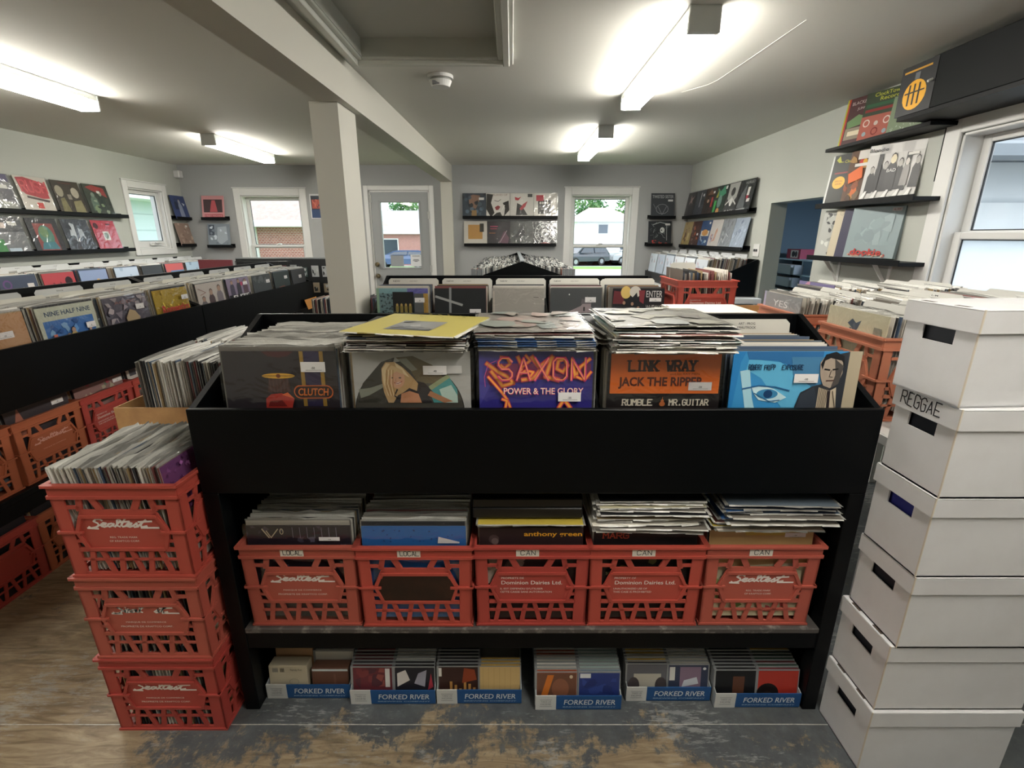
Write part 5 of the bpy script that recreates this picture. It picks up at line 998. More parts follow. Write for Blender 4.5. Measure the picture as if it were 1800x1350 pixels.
# back wall, between door and right window
A = (-.665, YB, 1.732); ledge('upper black ledge on the street wall between door and window', A, 0, 1.28)
many(A, 0, [('record with a dark blue cover and clenched brown hands on the street wall', '34404c', lambda a: (a.poly([(.3, .5), (.25, .85), (.45, .95), (.75, .9), (.7, .6), (.55, .35)], '8a6a58'), [a.ell(.2+.2*k, .25+.1*(k % 2), .08, .08, '5c6f80') for k in range(4)], a.rect(.38, .05, .6, .3, '9a7a4c'), a.scatter(2, 10, ('22282e', '4a5864')), a.rect(.7, .72, .92, .82, 'd9d9d6'))), ('black and white drawn face record with red lips on the street wall', 'd3d0c9', lambda a: (a.poly([(.02, .98), (.3, .95), (.2, .6), (.35, .2), (.2, .0), (.0, .35)], '22211f'), a.poly([(.7, .6), (.95, .7), (.98, .3), (.75, .05), (.8, .4)], '22211f'), a.poly([(.36, .42), (.5, .5), (.6, .44), (.52, .32), (.42, .3)], '8a2c30'), a.line([(.35, .7), (.5, .66), (.62, .74)], .02, '22211f'), a.poly([(.2, .0), (.45, .2), (.6, .22), (.7, .0)], '22211f'), a.poly([(.62, .2), (.8, .5), (.75, .52)], 'e9e6df'), a.text('SLAVES OF', .6, .93, .6, .08, '8f6a5c'))),
 ('white record with red lips-like strokes over a black shape on the street wall', 'c9c6bf', lambda a: (a.poly([(.25, .1), (.3, .6), (.5, .5), (.75, .1)], '2a2a2a'), a.poly([(.4, .35), (.55, .55), (.75, .68), (.65, .45), (.5, .3)], 'a83038'), a.poly([(.2, .85), (.35, .8), (.48, .86), (.35, .7), (.22, .72)], 'b02c38'), a.rect(.75, .84, .95, .97, '3a3e3c'))), ('white record with a red square and a dark group picture on the street wall', 'c6c3bb', lambda a: (a.rect(.18, .15, .72, .72, '2e2c2c'), a.rect(.1, .68, .42, .92, 'b8283c'), [a.ell(.28+.1*k, .6, .04, .05, 'b9b4aa') for k in range(4)]))], .3195)
A = (-.655, YB, 1.376); ledge('lower black ledge on the street wall between door and window', A, 0, 1.26)
many(A, 0, [('white-bordered tan record in plastic on the lower ledge of the street wall', 'c9c4bb', lambda a: (a.rect(.18, .25, .8, .85, 'b98c4c'), a.rect(.68, .55, .86, .9, '35332f'))), ('dark purple-grey record with pink and orange stripes on the lower ledge', '322e34', lambda a: (a.poly([(.5, .1), (.75, .6), (.95, .3), (.9, .05)], '6a4858'), a.line([(.15, .78), (.45, .78)], .04, 'b0486a'), a.line([(.15, .68), (.42, .68)], .04, 'a8485c'), a.line([(.1, .5), (.35, .5)], .03, 'a8683c'), a.line([(.55, .1), (.85, .6)], .02, 'b9a8b0'))), ('dark grey record with a darker peak shape on the lower ledge', '4a4c4c', lambda a: (a.scatter(3, 5, ('6c6e6a', '55585a')), a.poly([(.2, .3), (.5, .85), (.7, .4)], '34383a'))),
 ('black record with a large white ring emblem on the lower ledge', '26282c', lambda a: (a.ring(.48, .5, .40, .42, .03, 'a9acaa', 28), a.ring(.48, .5, .27, .28, .02, 'a9acaa', 24), a.ell(.48, .5, .16, .17, '8c8f8c'), a.ell(.48, .5, .08, .08, '3c3e40'), [a.line([(.48+.30*math.cos(q*.52), .5+.31*math.sin(q*.52)), (.48+.37*math.cos(q*.52), .5+.39*math.sin(q*.52))], .03, 'a9acaa') for q in range(12)], a.poly([(.15, .03), (.5, .12), (.9, .05), (.5, .02)], '8a3a38')))], .315)
# back wall right of the window
A = (1.845, YB, 1.732); ledge('short upper black ledge right of the right rear window', A, 0, .36)
on('dark record with grey capitals and a horned skull drawing, right of the rear window', A, 0, lambda a: (a.text('TWISTED SISTER', .5, .86, .9, .13, 'a9aeb0', .01), a.ring(.48, .35, .26, .2, .02, '83888c', 12), a.line([(.3, .45), (.48, .12), (.66, .45)], .02, '83888c'), a.line([(.1, .55), (.25, .3)], .02, '74797d'), a.rect(.72, .66, .93, .74, 'c9cccc')), '363a40', .025)
A = (1.835, YB, 1.376); ledge('short lower black ledge right of the right rear window', A, 0, .36)
on('black record with a white scribbled skeleton and red lettering, right of the rear window', A, 0, lambda a: (a.scatter(4, 26, ('9fa4a2', '6c7270'), (.05, .3, .9, .9), (.012, .14), 'l'), a.ell(.6, .62, .10, .12, 'c9ccc8'), a.ell(.57, .62, .03, .03, '1c1f20', 8), a.line([(.8, .2), (.78, .9)], .03, '8f9492'), a.line([(.2, .85), (.5, .95), (.8, .88)], .03, 'a9aeac'), a.scatter(8, 12, ('b5463c', '8f342c'), (.15, .03, .85, .2), (.02, .06)), a.rect(.72, .82, .93, .9, 'cfd1ce')), '20252a', .025)
# right wall, two long ledges of six
RA = -PI/2
A = (XR, 7.02, 1.728); ledge('upper long black ledge on the right wall near the rear corner', A, RA, 1.92)
many(A, RA, [('dark record with a pale star, leftmost on the upper right-wall ledge', '2f2b2e', lambda a: (a.poly([(.4, .9), (.55, .75), (.8, .85), (.6, .65), (.7, .5), (.5, .62), (.3, .5), (.4, .68)], '9a7f78'),)), ('slate record with a vertical line of small letters on the right wall', '3a3d44', lambda a: (a.rect(.52, .35, .60, .9, '9fa3a8'), a.rect(.75, .75, .88, .84, 'cfd1d0'))), ('brown and red record with a hatted figure on the right wall', '3a2c26', lambda a: (a.poly([(.2, .75), (.5, .95), (.85, .75)], '6c4a30'), a.rect(.7, .3, .85, .65, 'a02c34'), fig(a, .4, .1, .4, .5, '23201e'), a.rect(.75, .78, .9, .86, 'd0d0cc'))), ('green and orange ghoulish record on the right wall', '22302a', lambda a: (a.poly([(.1, .95), (.4, .8), (.7, .98), (.9, .7), (.6, .6), (.3, .65)], '3f8a68'), a.ell(.5, .45, .18, .22, '6a8a80'), a.rect(.05, .1, .25, .5, '3aa04c'), a.ell(.5, .12, .14, .1, 'b9824c'), a.poly([(.1, .6), (.25, .9), (.3, .6)], '8a8a30'), a.rect(.8, .85, .95, .95, 'd0d0cc'))), ('white and black skull-drawing record on the right wall', '2e2f31', lambda a: (a.poly([(.1, .98), (.9, .98), (.85, .5), (.6, .3), (.4, .3), (.15, .5)], '9fa09c'), a.ell(.5, .7, .16, .14, '3a3a3c'), a.line([(.1, .3), (.5, .5), (.9, .28)], .05, 'c9cac6'), a.ell(.5, .35, .1, .12, 'd6d6d2'), a.text('BLACK', .5, .08, .7, .08, 'c9cac6'))), ('black record with a standing figure and white and red stickers on the right wall', '232628', lambda a: (a.poly([(.05, .15), (.2, .6), (.45, .85), (.5, .4), (.6, .1)], '5c6264'), a.text('HURLED', .62, .90, .6, .08, 'b0b3b2'), a.rect(.58, .5, .74, .75, 'd6d6d2'), a.rect(.58, .40, .74, .5, 'a8384a'), a.rect(.66, .3, .86, .4, 'dadad6'), a.poly([(.05, .05), (.7, .08), (.7, .12), (.05, .1)], 'a9acaa')))], .3175, .005)
A = (XR, 7.05, 1.362); ledge('lower long black ledge on the right wall near the rear corner', A, RA, 1.92)
many(A, RA, [('yellowish record with brown figures, leftmost on the lower right-wall ledge', 'a89460', lambda a: (fig(a, .35, .2, .3, .5, '6a4c34'), fig(a, .7, .25, .25, .4, 'c9b98a'), a.scatter(4, 8, ('c9b06a', '8a6a44')))), ('dark red and brown record on the lower right-wall ledge', '4a302c', lambda a: (a.scatter(5, 16, ('6c3a30', '2c2224', 'a8583c', '7a6a60')), a.rect(.7, .45, .85, .53, 'd0d0cc'))), ('blue record with a white banner and an orange oval on the lower right-wall ledge', '35507a', lambda a: (a.rect(.1, .42, .92, .62, 'cfcabb'), a.ell(.5, .55, .3, .12, 'c08a48'), a.scatter(3, 10, ('5c86b0', '2a3a60', 'b9c9d0'), (.05, .05, .95, .4)), a.rect(.75, .86, .9, .94, 'd6d6d2'))), ('white record with a reddish profile sketch on the lower right-wall ledge', 'c6c1bd', lambda a: (a.poly([(.45, .3), (.5, .6), (.6, .72), (.7, .62), (.62, .45), (.6, .25)], 'c99c84'), a.scatter(3, 12, ('b0604c', '8a7c9c', 'c98a5c'), (.15, .1, .6, .5), (.02, .06)))), ('silver-grey record with slanted letters on the lower right-wall ledge', '83888c', lambda a: (a.scatter(6, 12, ('a3a8ac', '6c7074')), a.line([(.1, .1), (.2, .35), (.4, .2), (.5, .5), (.7, .4)], .03, 'c6cacc'))), ('pale blue record at the right end of the lower right-wall ledge', '93a0b0', lambda a: (a.scatter(7, 14, ('a9b6c6', '6f7d90', '9aa8b8'))))], .3175, .005)
# left wall
A = (XL, 3.96, 1.702); ledge('upper long black ledge on the left wall', A, PI/2, 1.93)
many(A, PI/2, [('record on the upper left-wall ledge cut off by the picture edge', '6c6c70', lambda a: None), ('grey record with a purple corner on the upper left-wall ledge', '6e6f74', lambda a: (a.poly([(.0, .2), (.5, .3), (.95, .2), (.95, 0), (0, 0)], '8b8f86'), a.rect(.6, .78, .95, .98, '46406c'), a.rect(.55, .6, .85, .7, 'cfcfca'), fig(a, .25, .3, .3, .5, '8c8880'), a.rect(.6, .3, .95, .6, '4a4a54'))), ('white record with big red block letters on the left wall', 'c6c0b6', lambda a: (a.poly([(.05, .95), (.3, .98), (.9, .85), (.92, .42), (.7, .4), (.2, .5), (.1, .6)], 'b02f3c'), a.pen('RUSH', .12, .58, .86, .30, 'd9525c', .05), a.poly([(.2, .46), (.9, .36), (.85, .3), (.6, .34), (.2, .4)], '4a3a3c'), a.rect(.42, .12, .62, .28, 'c0342f'), a.scatter(2, 30, ('a39c94', 'b0aaa0'), (.1, .02, .95, .3), (.004, .012)))), ('dark brown record with two pale faces on the left wall', '3a332c', lambda a: (a.ell(.2, .68, .14, .17, 'a39c88'), a.ell(.76, .66, .14, .16, 'b0a898'), a.poly([(.1, .05), (.15, .45), (.3, .5), (.4, .05)], '7a7450'), a.poly([(.55, .05), (.6, .4), (.9, .45), (.95, .05)], '8a8460'), a.text('THE LEGENDARY', .5, .93, .5, .04, '7a3a38'), a.rect(.44, .45, .58, .6, '8a8478'))), ('dark green and red group record at the right end of the upper left-wall ledge', '39423a', lambda a: (a.poly([(.1, .9), (.4, .98), (.85, .9), (.9, .6), (.6, .72), (.3, .8)], '9a3c3c'), fig(a, .3, .15, .3, .6, '5f7466', '7a8a7c'), fig(a, .62, .2, .26, .6, '2c3a34', '8a9684'), a.scatter(4, 10, ('7c8f6c', '2a3430', '93a08a'), (.1, .05, .95, .5)), a.rect(.5, .72, .62, .8, 'd6d6d2')))], .362, .0)
A = (XL, 3.96, 1.342); ledge('lower long black ledge on the left wall', A, PI/2, 1.93)
many(A, PI/2, [('record on the lower left-wall ledge cut off by the picture edge', '5a4a48', lambda a: a.rect(.3, .2, .9, .8, 'a05a4c')), ('grey record with a green tag and two stickers on the lower left-wall ledge', '74777a', lambda a: (a.rect(0, .6, 1, 1, '46484c'), a.rect(.2, .7, .5, .85, 'c9b9b0'), a.rect(.6, .78, .85, .88, 'd0d0c8'), a.rect(.05, .05, .3, .4, '3f8a4c'), a.rect(.35, .02, .7, .16, 'b9c9d6'))), ('black-framed record with a green and red portrait on the lower left-wall ledge', '23272c', lambda a: (a.rect(.18, .06, .82, .85, '8a403c'), a.ell(.5, .5, .24, .3, '4f8070'), a.ell(.46, .6, .14, .16, '6a8a5c'), a.poly([(.2, .1), (.8, .1), (.7, .32), (.3, .3)], '3c7a86'))), ('black and white record with hanging white shapes on the lower left-wall ledge', '3a4048', lambda a: (a.poly([(.2, .5), (.3, .9), (.45, .85), (.4, .3), (.3, .45)], 'b9c0c6'), a.poly([(.5, .4), (.55, .75), (.7, .7), (.75, .35), (.65, .5)], 'a9b0b8'), a.scatter(5, 8, ('5c6670', '2a3038')))), ('bright red record with a small square portrait on the lower left-wall ledge', 'b33444', lambda a: (a.ell(.16, .82, .10, .10, '4a1c24'), a.rect(.35, .35, .62, .64, 'd0cac0'), a.ell(.48, .5, .09, .11, '7a8a7c'), a.rect(.6, .85, .78, .9, '4a1c24')))], .362, .0)
A = (XL, 6.745, 1.715); ledge('short upper black ledge between the small left window and the corner', A, PI/2, .30)
on('blue record with a grey standing figure beside the small left window', A, PI/2, lambda a: (fig(a, .55, .05, .3, .8, '8089a0', '8a8f98'), fig(a, .3, .4, .25, .45, '232c44', '3a4460'), a.poly([(.7, .7), (.9, .65), (.8, .55)], 'cfd3dc')), '35436e', .0, sz=.29)
A = (XL, 6.745, 1.372); ledge('short lower black ledge between the small left window and the corner', A, PI/2, .30)
on('brown-grey record on the lower ledge beside the small left window', A, PI/2, lambda a: (a.scatter(4, 16, ('a08a7c', '7a6458', 'b39c8c')), a.rect(.7, .82, .84, .9, 'd0d0cc')), '8c766a', .0, sz=.29)
A = (-4.19, YB, 1.715); ledge('short upper black ledge left of the left rear window', A, 0, .34)
on('pink-framed record with a black and red picture left of the rear window', A, 0, lambda a: (a.rect(.08, .28, .92, .84, '4c3a3e'), a.poly([(.35, .3), (.45, .8), (.6, .8), (.7, .3)], 'b8555c'), a.rect(.1, .06, .92, .2, 'b0525c'), a.text('STREET MACHINE', .5, .13, .78, .07, 'd9a8a8')), 'c98e90', .015, sz=.30)
A = (-4.17, YB, 1.356); ledge('short lower black ledge left of the left rear window', A, 0, .34)
on('silvery grey record in plastic left of the rear window', A, 0, lambda a: (a.rect(.05, .5, .3, .95, '3c4450'), a.poly([(.4, .2), (.45, .85), (.85, .9), (.9, .3), (.6, .1)], 'a3abb3'), a.scatter(5, 12, ('c6cfd6', '6f7982'), (.1, .1, .9, .9), (.03, .1))), '7f8890', .015, sz=.30)
mb = MB(); mb.box(0, .215, 0, .01, 0, .32, mat('d9dadb', .5)); a = Art(mb, .215, .32); a.rect(.07, .05, .93, .93, '1d2838'); a.rect(.12, .42, .88, .78, 'b5503f'); a.scatter(3, 20, ('2a3446', 'd0705c', '8a3a34'), (.12, .40, .88, .80), (.02, .06)); a.rect(.07, .05, .93, .38, '26406a')
place(mb.build('framed_poster', label='small white-edged poster in orange and blue beside the column on the street wall', cat='poster'), (-2.73, YB-.011, 1.73), 0)

# --- three shelves above each other by the near right window
for z, lb in ((2.078, 'top black shelf by the near right window, right under the ceiling'), (1.70, 'middle black shelf by the near right window'), (1.340, 'lowest black shelf by the near right window, on white brackets')):
    t = thing('wall_shelf', lb, 'wall shelf', (XR, 3.83, z), RA); MB().box(0, .92, -.165, 0, 0, .022, BLACKM, .002).build('shelf_board', t)
    if z < 2: MB().box(0, .92, -.171, -.164, 0, .034, BLACKM, .001).build('front_lip', t)
    if z < 1.5:
        for u in (.13, .63):
            mb = MB(); wm = mat('dcdcda', .4); mb.box(u, u+.025, -.006, 0, -.17, 0, wm); mb.box(u, u+.025, -.13, 0, -.006, 0, wm); mb.prism([(-.12, -.006), (-.006, -.16), (-.006, -.13), (-.09, -.006)], 'x', u+.009, u+.015, wm); mb.build('bracket', t)
def leanrec(label, P, Q, z, spec, base, sz=S, lean=.10, thick=.0035, W=None):  # from far end P to near end Q
    return rec(label, (P[0], P[1], z), math.atan2(Q[1]-P[1], Q[0]-P[0]), spec, base, lean, sz=sz, thick=thick, wide=W or sz)
def a_new(a):
    a.rect(0, 0, 1, 1, 'c3c2bf'); [a.rect(.02+k*.2, .82, .2+k*.2, .98, ('cfcecb', 'b3b2b0')[k % 2]) for k in range(5)]
    for x, y, h_ in ((.14, .1, .5), (.27, .15, .62), (.38, .12, .55), (.64, .14, .56), (.93, .16, .56)): fig(a, x, y, .15, h_, '222224', 'a39f9a')
    a.rect(.22, .12, .30, .82, '1c1c1e'); fig(a, .50, .12, .2, .68, '2a2a2c', 'd9cfb0'); a.rect(.72, .12, .80, .80, '232326'); a.text('BAD', .5, .5, .16, .06, 'd9d9d6'); fig(a, .76, .2, .13, .5, '8a8784', 'c9c4bd')
    for k in range(5): a.poly([(.02+k*.2, 0), (.1+k*.2, 0), (.14+k*.2, .14), (.1+k*.2, .14)], 'e0dfdc')
    a.text('Blondie', .19, .90, .34, .065, '3a3a3e', .01); a.rect(.74, .74, .92, .79, 'd9d6d0')
leanrec('white-edged record at the far end of the middle shelf by the near right window', (2.262, 3.80), (2.31, 3.50), 1.735, lambda a: a.rect(0, 0, .2, 1, 'd0d4d0'), 'c9cdc6')
leanrec('black record with yellow letters and a round yellow seal on the middle shelf', (2.256, 3.77), (2.315, 3.465), 1.735, lambda a: (a.text('ClockTower', .55, .85, .5, .06, 'c9c23a'), a.text('KING', .6, .75, .32, .09, 'c9a53a', .02), a.poly([(.06, .9), (.14, .98), (.2, .86), (.3, .84), (.14, .84)], 'b5b83a'), a.line([(.1, .62), (.8, .62)], .03, '8a2c2a'), a.ell(.26, .42, .17, .13, 'e0b02e', 16), a.text('SPECIAL', .26, .45, .22, .035, 'a8522a'), a.text('SERIES', .26, .39, .18, .03, 'a8522a')), '23261f')
leanrec('orange-brown record with white stickers on the middle shelf by the near right window', (2.252, 3.585), (2.33, 3.28), 1.735, lambda a: (a.scatter(4, 24, ('c96a34', '8a4a2c', '4a3528', 'a8824c', '6c5a44')), a.poly([(.05, .55), (.35, .7), (.4, .45), (.1, .35)], 'd9682c'), a.rect(.2, .82, .5, .99, 'd3cfc9'), a.ell(.3, .77, .05, .05, 'c0342c', 12), a.ell(.38, .77, .05, .05, 'd9a02c', 12), a.rect(.16, .68, .48, .74, 'dcd9d4')), '5c4232')
leanrec('grey, black and white record of a standing band, nearest on the middle shelf', (2.242, 3.385), (2.372, 3.10), 1.738, a_new, 'c3c2bf', thick=.008)
leanrec('white and black record with a sketched figure, lowest shelf by the near right window', (2.262, 3.79), (2.31, 3.48), 1.372, lambda a: (a.rect(0, 0, 1, 1, 'b3b5b0'), a.scatter(5, 22, ('3a3a3c', '8f918c', 'd6d8d2'), (.1, .02, .6, .95), (.02, .08)), a.text('VARIOUS', .4, .9, .3, .05, '1c1c1e')), 'a9aca6')
leanrec('cream record with a faint round mark on the lowest shelf', (2.256, 3.64), (2.32, 3.33), 1.372, lambda a: a.ring(.15, .92, .05, .04, .01, 'a89f90', 12), 'c6bba2')
leanrec('dark purple-grey record with a pale spot on the lowest shelf', (2.250, 3.545), (2.33, 3.24), 1.372, lambda a: (a.ell(.33, .38, .08, .10, '8f9478', 10),), '3c3a50')
leanrec('silvery box record with red graffiti lettering, nearest on the lowest shelf', (2.238, 3.43), (2.36, 3.14), 1.374, lambda a: (a.scatter(12, 14, ('8fa0a3', '869699', '98a8ab'), (.15, .25, .85, .9), (.05, .16)), a.scatter(4, 24, ('c9a58c', 'a84a40', 'd0b8a0'), (.05, .02, .85, .08), (.01, .035)), a.text('dookie', .46, .115, .62, .13, 'b5342f', .03), a.rect(.78, .90, .96, .97, 'a8a09c'), a.text('6.99', .87, .935, .12, .03, '7a3a38')), '8b9b9e', thick=.03)
leanrec('record with red, yellow and green edge stripes on the top shelf under the ceiling', (2.25, 3.72), (2.31, 3.43), 2.102, lambda a: (a.rect(0, 0, .04, 1, 'a8b02e'), a.rect(.04, 0, .09, 1, 'b53a2c'), a.rect(.9, .85, 1, 1, '3f7a3c'), a.rect(.86, .85, .9, 1, 'c9b02e'), a.text('BLACKBOARD', .5, .88, .7, .07, 'c9bcb6'), a.text('JUNGLE DUB', .6, .74, .55, .07, 'c9bcb6'), a.poly([(.12, .5), (.4, .62), (.6, .55), (.6, .4), (.15, .35)], '6a8a5c'), a.rect(.12, .1, .6, .35, '8f8472'), a.rect(.2, .18, .6, .28, 'dcd0b4')), '4a2a2c', sz=.285)
leanrec('record with green letters above red and white rings on the top shelf', (2.245, 3.52), (2.33, 3.235), 2.102, lambda a: (a.text('ClockTower', .55, .93, .7, .08, 'b5b83a', .01), a.text('Records', .6, .83, .5, .08, 'b5b83a', .01), a.rect(.05, .68, .98, .75, '2c5a3c'), a.rect(.05, .58, .98, .64, '8a2c2a'), a.rect(0, 0, 1, .5, 'a85a4c'), [a.ring(.15+.24*k, .35-.2*(k % 2), .07, .07, .025, ('d9c9c0', '7a2420')[k % 2], 12) for k in range(4)], [a.ell(.15+.24*k, .12+.2*(k % 2), .05, .05, ('8fa0a8', 'c9b9b0')[k % 2], 10) for k in range(4)]), '33402f', sz=.275)
leanrec('pale green record with white lettering behind the black sleeve on the top shelf', (2.26, 3.28), (2.345, 3.0), 2.102, lambda a: (a.scatter(6, 16, ('d9dcd6', 'a9b59c'), (.05, .02, .95, .2), (.01, .05), 'l'),), '76866a', sz=.20)
# black shelf above the window
t = thing('window_top_shelf', 'long black boxed shelf running over the near right window under the ceiling', 'wall shelf', (XR, 2.98, 2.105), RA)
MB().box(0, 1.5, -.30, 0, 0, .02, BLACKM).build('shelf_board', t); MB().box(.17, 1.5, -.30, -.28, .02, .262, mat('070b0c', .6, spec=.2), .004).build('front_board', t); MB().box(.155, .17, -.28, 0, .02, .262, BLACKM).build('end_board', t)
MB().cyl((.20, -.302, .155), (.20, -.325, .145), .006, mat('cfcfca', .4), 8).build('white_hook', t)
MB().box(-.012, .0, -.012, 0, -.30, .0, BLACKM).build('hanging_strap', t)
leanrec('black sleeve with a yellow round emblem standing at the end of the window-top shelf', (2.098, 3.0), (2.098, 2.77), 2.127, lambda a: (a.rect(.08, .86, .85, .90, 'b98a24'), a.ell(.48, .38, .33, .30, 'dca21e', 20), [a.rect(.3+k*.14, .18, .35+k*.14, .60, '1c1a14') for k in range(3)], a.rect(.2, .42, .76, .45, '1c1a14'), a.rect(.42, .68, .56, .82, '5c6064')), '17191c', sz=.235, lean=.0, thick=.01)

# ================================================================ RIGHT SIDE
# white table and black bin near the street wall
t = thing('white_table', 'white table carrying the black bin of white sleeves at the rear right', 'table', (1.72, 4.72, 0)); mb = MB(); mb.box(0, .665, 0, 2.30, .885, .935, WHITE, .004); mb.build('table_top', t)
for x in (.02, .60):
    for y in (.02, 2.24): MB().box(x, x+.045, y, y+.045, 0, .885, WHITE).build('leg', t)
bin_unit('black bin of white sleeves on the white table under the right-wall ledges', (1.85, 6.98, .936), RA, 2.10, 6, shelf=False, z0=0, zf=.12, zb=.355, D=.535, legs=False)
for k, x in enumerate(slots(0, 2.10, 6)):
    y = 6.98-x-.014
    rec('whitish record in the rear right bin, %s slot from the street wall' % ('first', 'second', 'third', 'fourth', 'fifth', 'sixth')[k], (1.872, y, .972), RA, lambda a: (a.scatter(3, 6, ('c3c9d0', '9aa3b0', 'b0a0a8'), (.1, .5, .9, .9), (.03, .1))), ('c6d0da', 'a9b5c4', 'b9c3cf', 'c9cfd6', 'd0d6dc', 'b9bfc6')[k], .12)
    packed((1.885, y, .966), RA, 40, .0092, '', '', .12, z_j=.012)
    for q, dx in enumerate((.14, .26, .38)): card('white card in the rear right bin, %s row, %s slot from the street wall' % (('front', 'middle', 'back')[q], ('first', 'second', 'third', 'fourth', 'fifth', 'sixth')[k]), (1.875+dx, y-.01, .99+.01*q), RA, [('A-Z', .5, .95, .1, .02)], w_=.28, lean=.12, base='c3c5c6')
# crate of mixed sleeves beside the second bin
t = thing('black_pedestal', 'black box stand under the salmon milk crate beside the second bin', 'stand', (.97, 2.91, 0)); MB().box(0, .36, 0, .36, 0, .968, BLACK, .004).build('stand_body', t)
crate('salmon-red milk crate with a blank white card beside the second bin', (.975, 2.92, .969), 0, 'bb7458' if False else 'b04a3e', 'de')
packed((1.290, 2.94, .982), PI/2, 26, .0108, 'colourful record edge-on in the salmon milk crate beside the second bin', 'records in the salmon milk crate', .0, bare=True, z_j=.012, fan=.06, own=0)
card('blank white card tilted above the salmon milk crate', (1.0, 3.18, 1.02), -.0, [], w_=.16, h_=.33, lean=.0)
# crates by the stack of white boxes, on a low table
t = thing('crate_table', 'low table under the orange milk crates at the right', 'table', (1.20, 1.42, 0)); MB().box(0, 1.15, .0, 1.47, .86, .895, WHITE, .003).build('table_top', t)
for x, y in ((.03, .03), (1.08, .03), (.03, 1.40), (1.08, 1.40)): MB().box(x, x+.04, y, y+.04, 0, .86, WHITE).build('leg', t)
OR = 'bb7458'
cr_ = [(1.225, 1.93, 'orange milk crate right behind the white boxes', OR), (1.228, 2.44, 'orange milk crate with the grey lettered record', OR), (1.60, 1.86, 'orange crate behind the one with the cream record', OR), (1.60, 2.36, 'orange crate behind the one with the grey lettered record', OR), (1.60, 2.86, 'orange crate of the middle row farthest from the window', OR), (1.98, 1.90, 'orange crate at the right wall under the window', OR), (1.98, 2.38, 'orange crate at the right wall under the lowest shelf', OR), (1.98, 2.86, 'orange crate at the right wall beside the side opening', OR)]
for k, (x, y, lb, c) in enumerate(cr_):
    crate(lb, (x, y, .896), RA, c)
    n = 28
    packed((x+.022, y-.013, .918), RA, n, .0098, 'plastic-sleeved record in the '+lb, 'records in crate of the right group, '+('front near', 'front far', 'middle near', 'middle', 'middle far', 'wall near', 'wall middle', 'wall far')[k], .03, own=(14, 14, 0, 0, 0, 0, 0, 0)[k], z_j=.012, fan=.12)
    for q in range(2): card(('front', 'back')[q]+' white card above the '+lb, (x+.12+.13*q, y-.01-.01*q, .945), RA, [('L-M', .5, .95, .12, .02)] if k % 2 else [], w_=.29, lean=.08, base='d0cfc9')
rec('cream record with a small elephant-like drawing and barcode, front of the nearest orange crate', (1.232, 1.915, .94), RA, lambda a: (a.rect(0, 0, 1, 1, 'c6c0a4'), a.poly([(.38, .84), (.45, .90), (.52, .86), (.6, .90), (.56, .80), (.52, .74), (.46, .80)], '4c5a68'), a.scatter(4, 8, ('8a4a44', '5c6a74'), (.38, .72, .62, .80), (.01, .03)), a.rect(.82, .76, .94, .86, '8a8a7c')), 'c6c0a4', .02, sleeve=True)
rec('grey record with three pale capitals, front of the second orange crate', (1.232, 2.425, .94), RA, lambda a: (a.rect(0, 0, 1, 1, '8b8e90'), a.text('YES', .48, .86, .40, .09, 'd9dbdc'), a.poly([(.0, .0), (.1, 0), (.05, 1), (0, 1)], 'a9a4c0')), '8b8e90', .02, sleeve=True)
rec('magenta-topped record standing proud in the second row of orange crates', (1.70, 1.845, .975), RA, lambda a: (a.rect(0, .8, 1, 1, 'a8305c')), '3c2c4a', .05, thick=.012)
rec('purple and blue record leaning at the far end of the orange crates', (1.612, 2.84, .955), RA, lambda a: (a.scatter(4, 20, ('8a6a9c', '5c7aa0', 'a87a90')), ), '6a648a', .08)
t = thing('cardboard_box', 'small brown cardboard box seen past the far end of the orange crates', 'cardboard box', (1.24, 2.52, .896)); mb = MB(); w_, d_, h_ = .30, .30, .235
for q in ((0, w_, 0, .004), (0, w_, d_-.004, d_), (0, .004, .004, d_-.004), (w_-.004, w_, .004, d_-.004)): mb.box(*q, 0, h_, CB)
mb.box(0, w_, 0, d_, 0, .005, CB); mb.build('box_walls', t)

# side room: shelf of discs
t = thing('disc_shelf', 'pale blue-grey shelf full of discs in the dark side room', 'shelf', (3.98, 7.56, 0), RA); sb = mat('a9bcc9', .5); W = 2.0
for z in (.30, .47, .64, .81, .98, 1.18): MB().box(0, W, 0, .22, z, z+.02, sb).build('shelf_board', t)
for x in (0, .64, 1.30, W-.02): MB().box(x, x+.02, 0, .22, 0, 1.20, sb).build('upright', t)
MB().box(0, W, .21, .225, 0, 1.18, mat('27323a', .7)).build('shelf_back', t)
for z in (.66, .83, 1.0):
    for k in range(46):
        x = .03+k*.013
        if x > .60: x += .06
        o = link('compact_disc_case', CDM[k*7 % 12], label='disc spine-out on the shelf in the side room', cat='compact disc', group='discs on the side room shelf'); o.location = (3.985, 7.56-x, z); o.rotation_euler = (0, 0, -PI); o.scale = (.9, 1, 1)
mb = MB(); mb.box(0, .34, 0, .2, 0, .13, mat('8a2c40', .5)); a = Art(mb, .34, .13); a.rect(.3, .1, .85, .9, 'c9c0b9'); a.ell(.5, .5, .12, .3, '2a2426'); a.ell(.7, .5, .1, .3, '3a2c30'); place(mb.build('record_box', label='dark red box with a white picture on top of the side room shelf', cat='box'), (3.99, 7.36, 1.201), RA)
mb = MB(); mb.box(0, .50, 0, .02, 0, .52, mat('241f28', .5)); a = Art(mb, .50, .52); a.scatter(2, 20, ('4a3a3c', '3a3038', '5c4a48'), (.05, .1, .95, .9), (.05, .2)); a.text('FIRST EVENT', .5, .8, .8, .08, '6c5c58'); place(mb.build('dark_poster', label='dark poster above the shelf in the side room', cat='poster'), (5.58, 7.4, 1.30), RA)

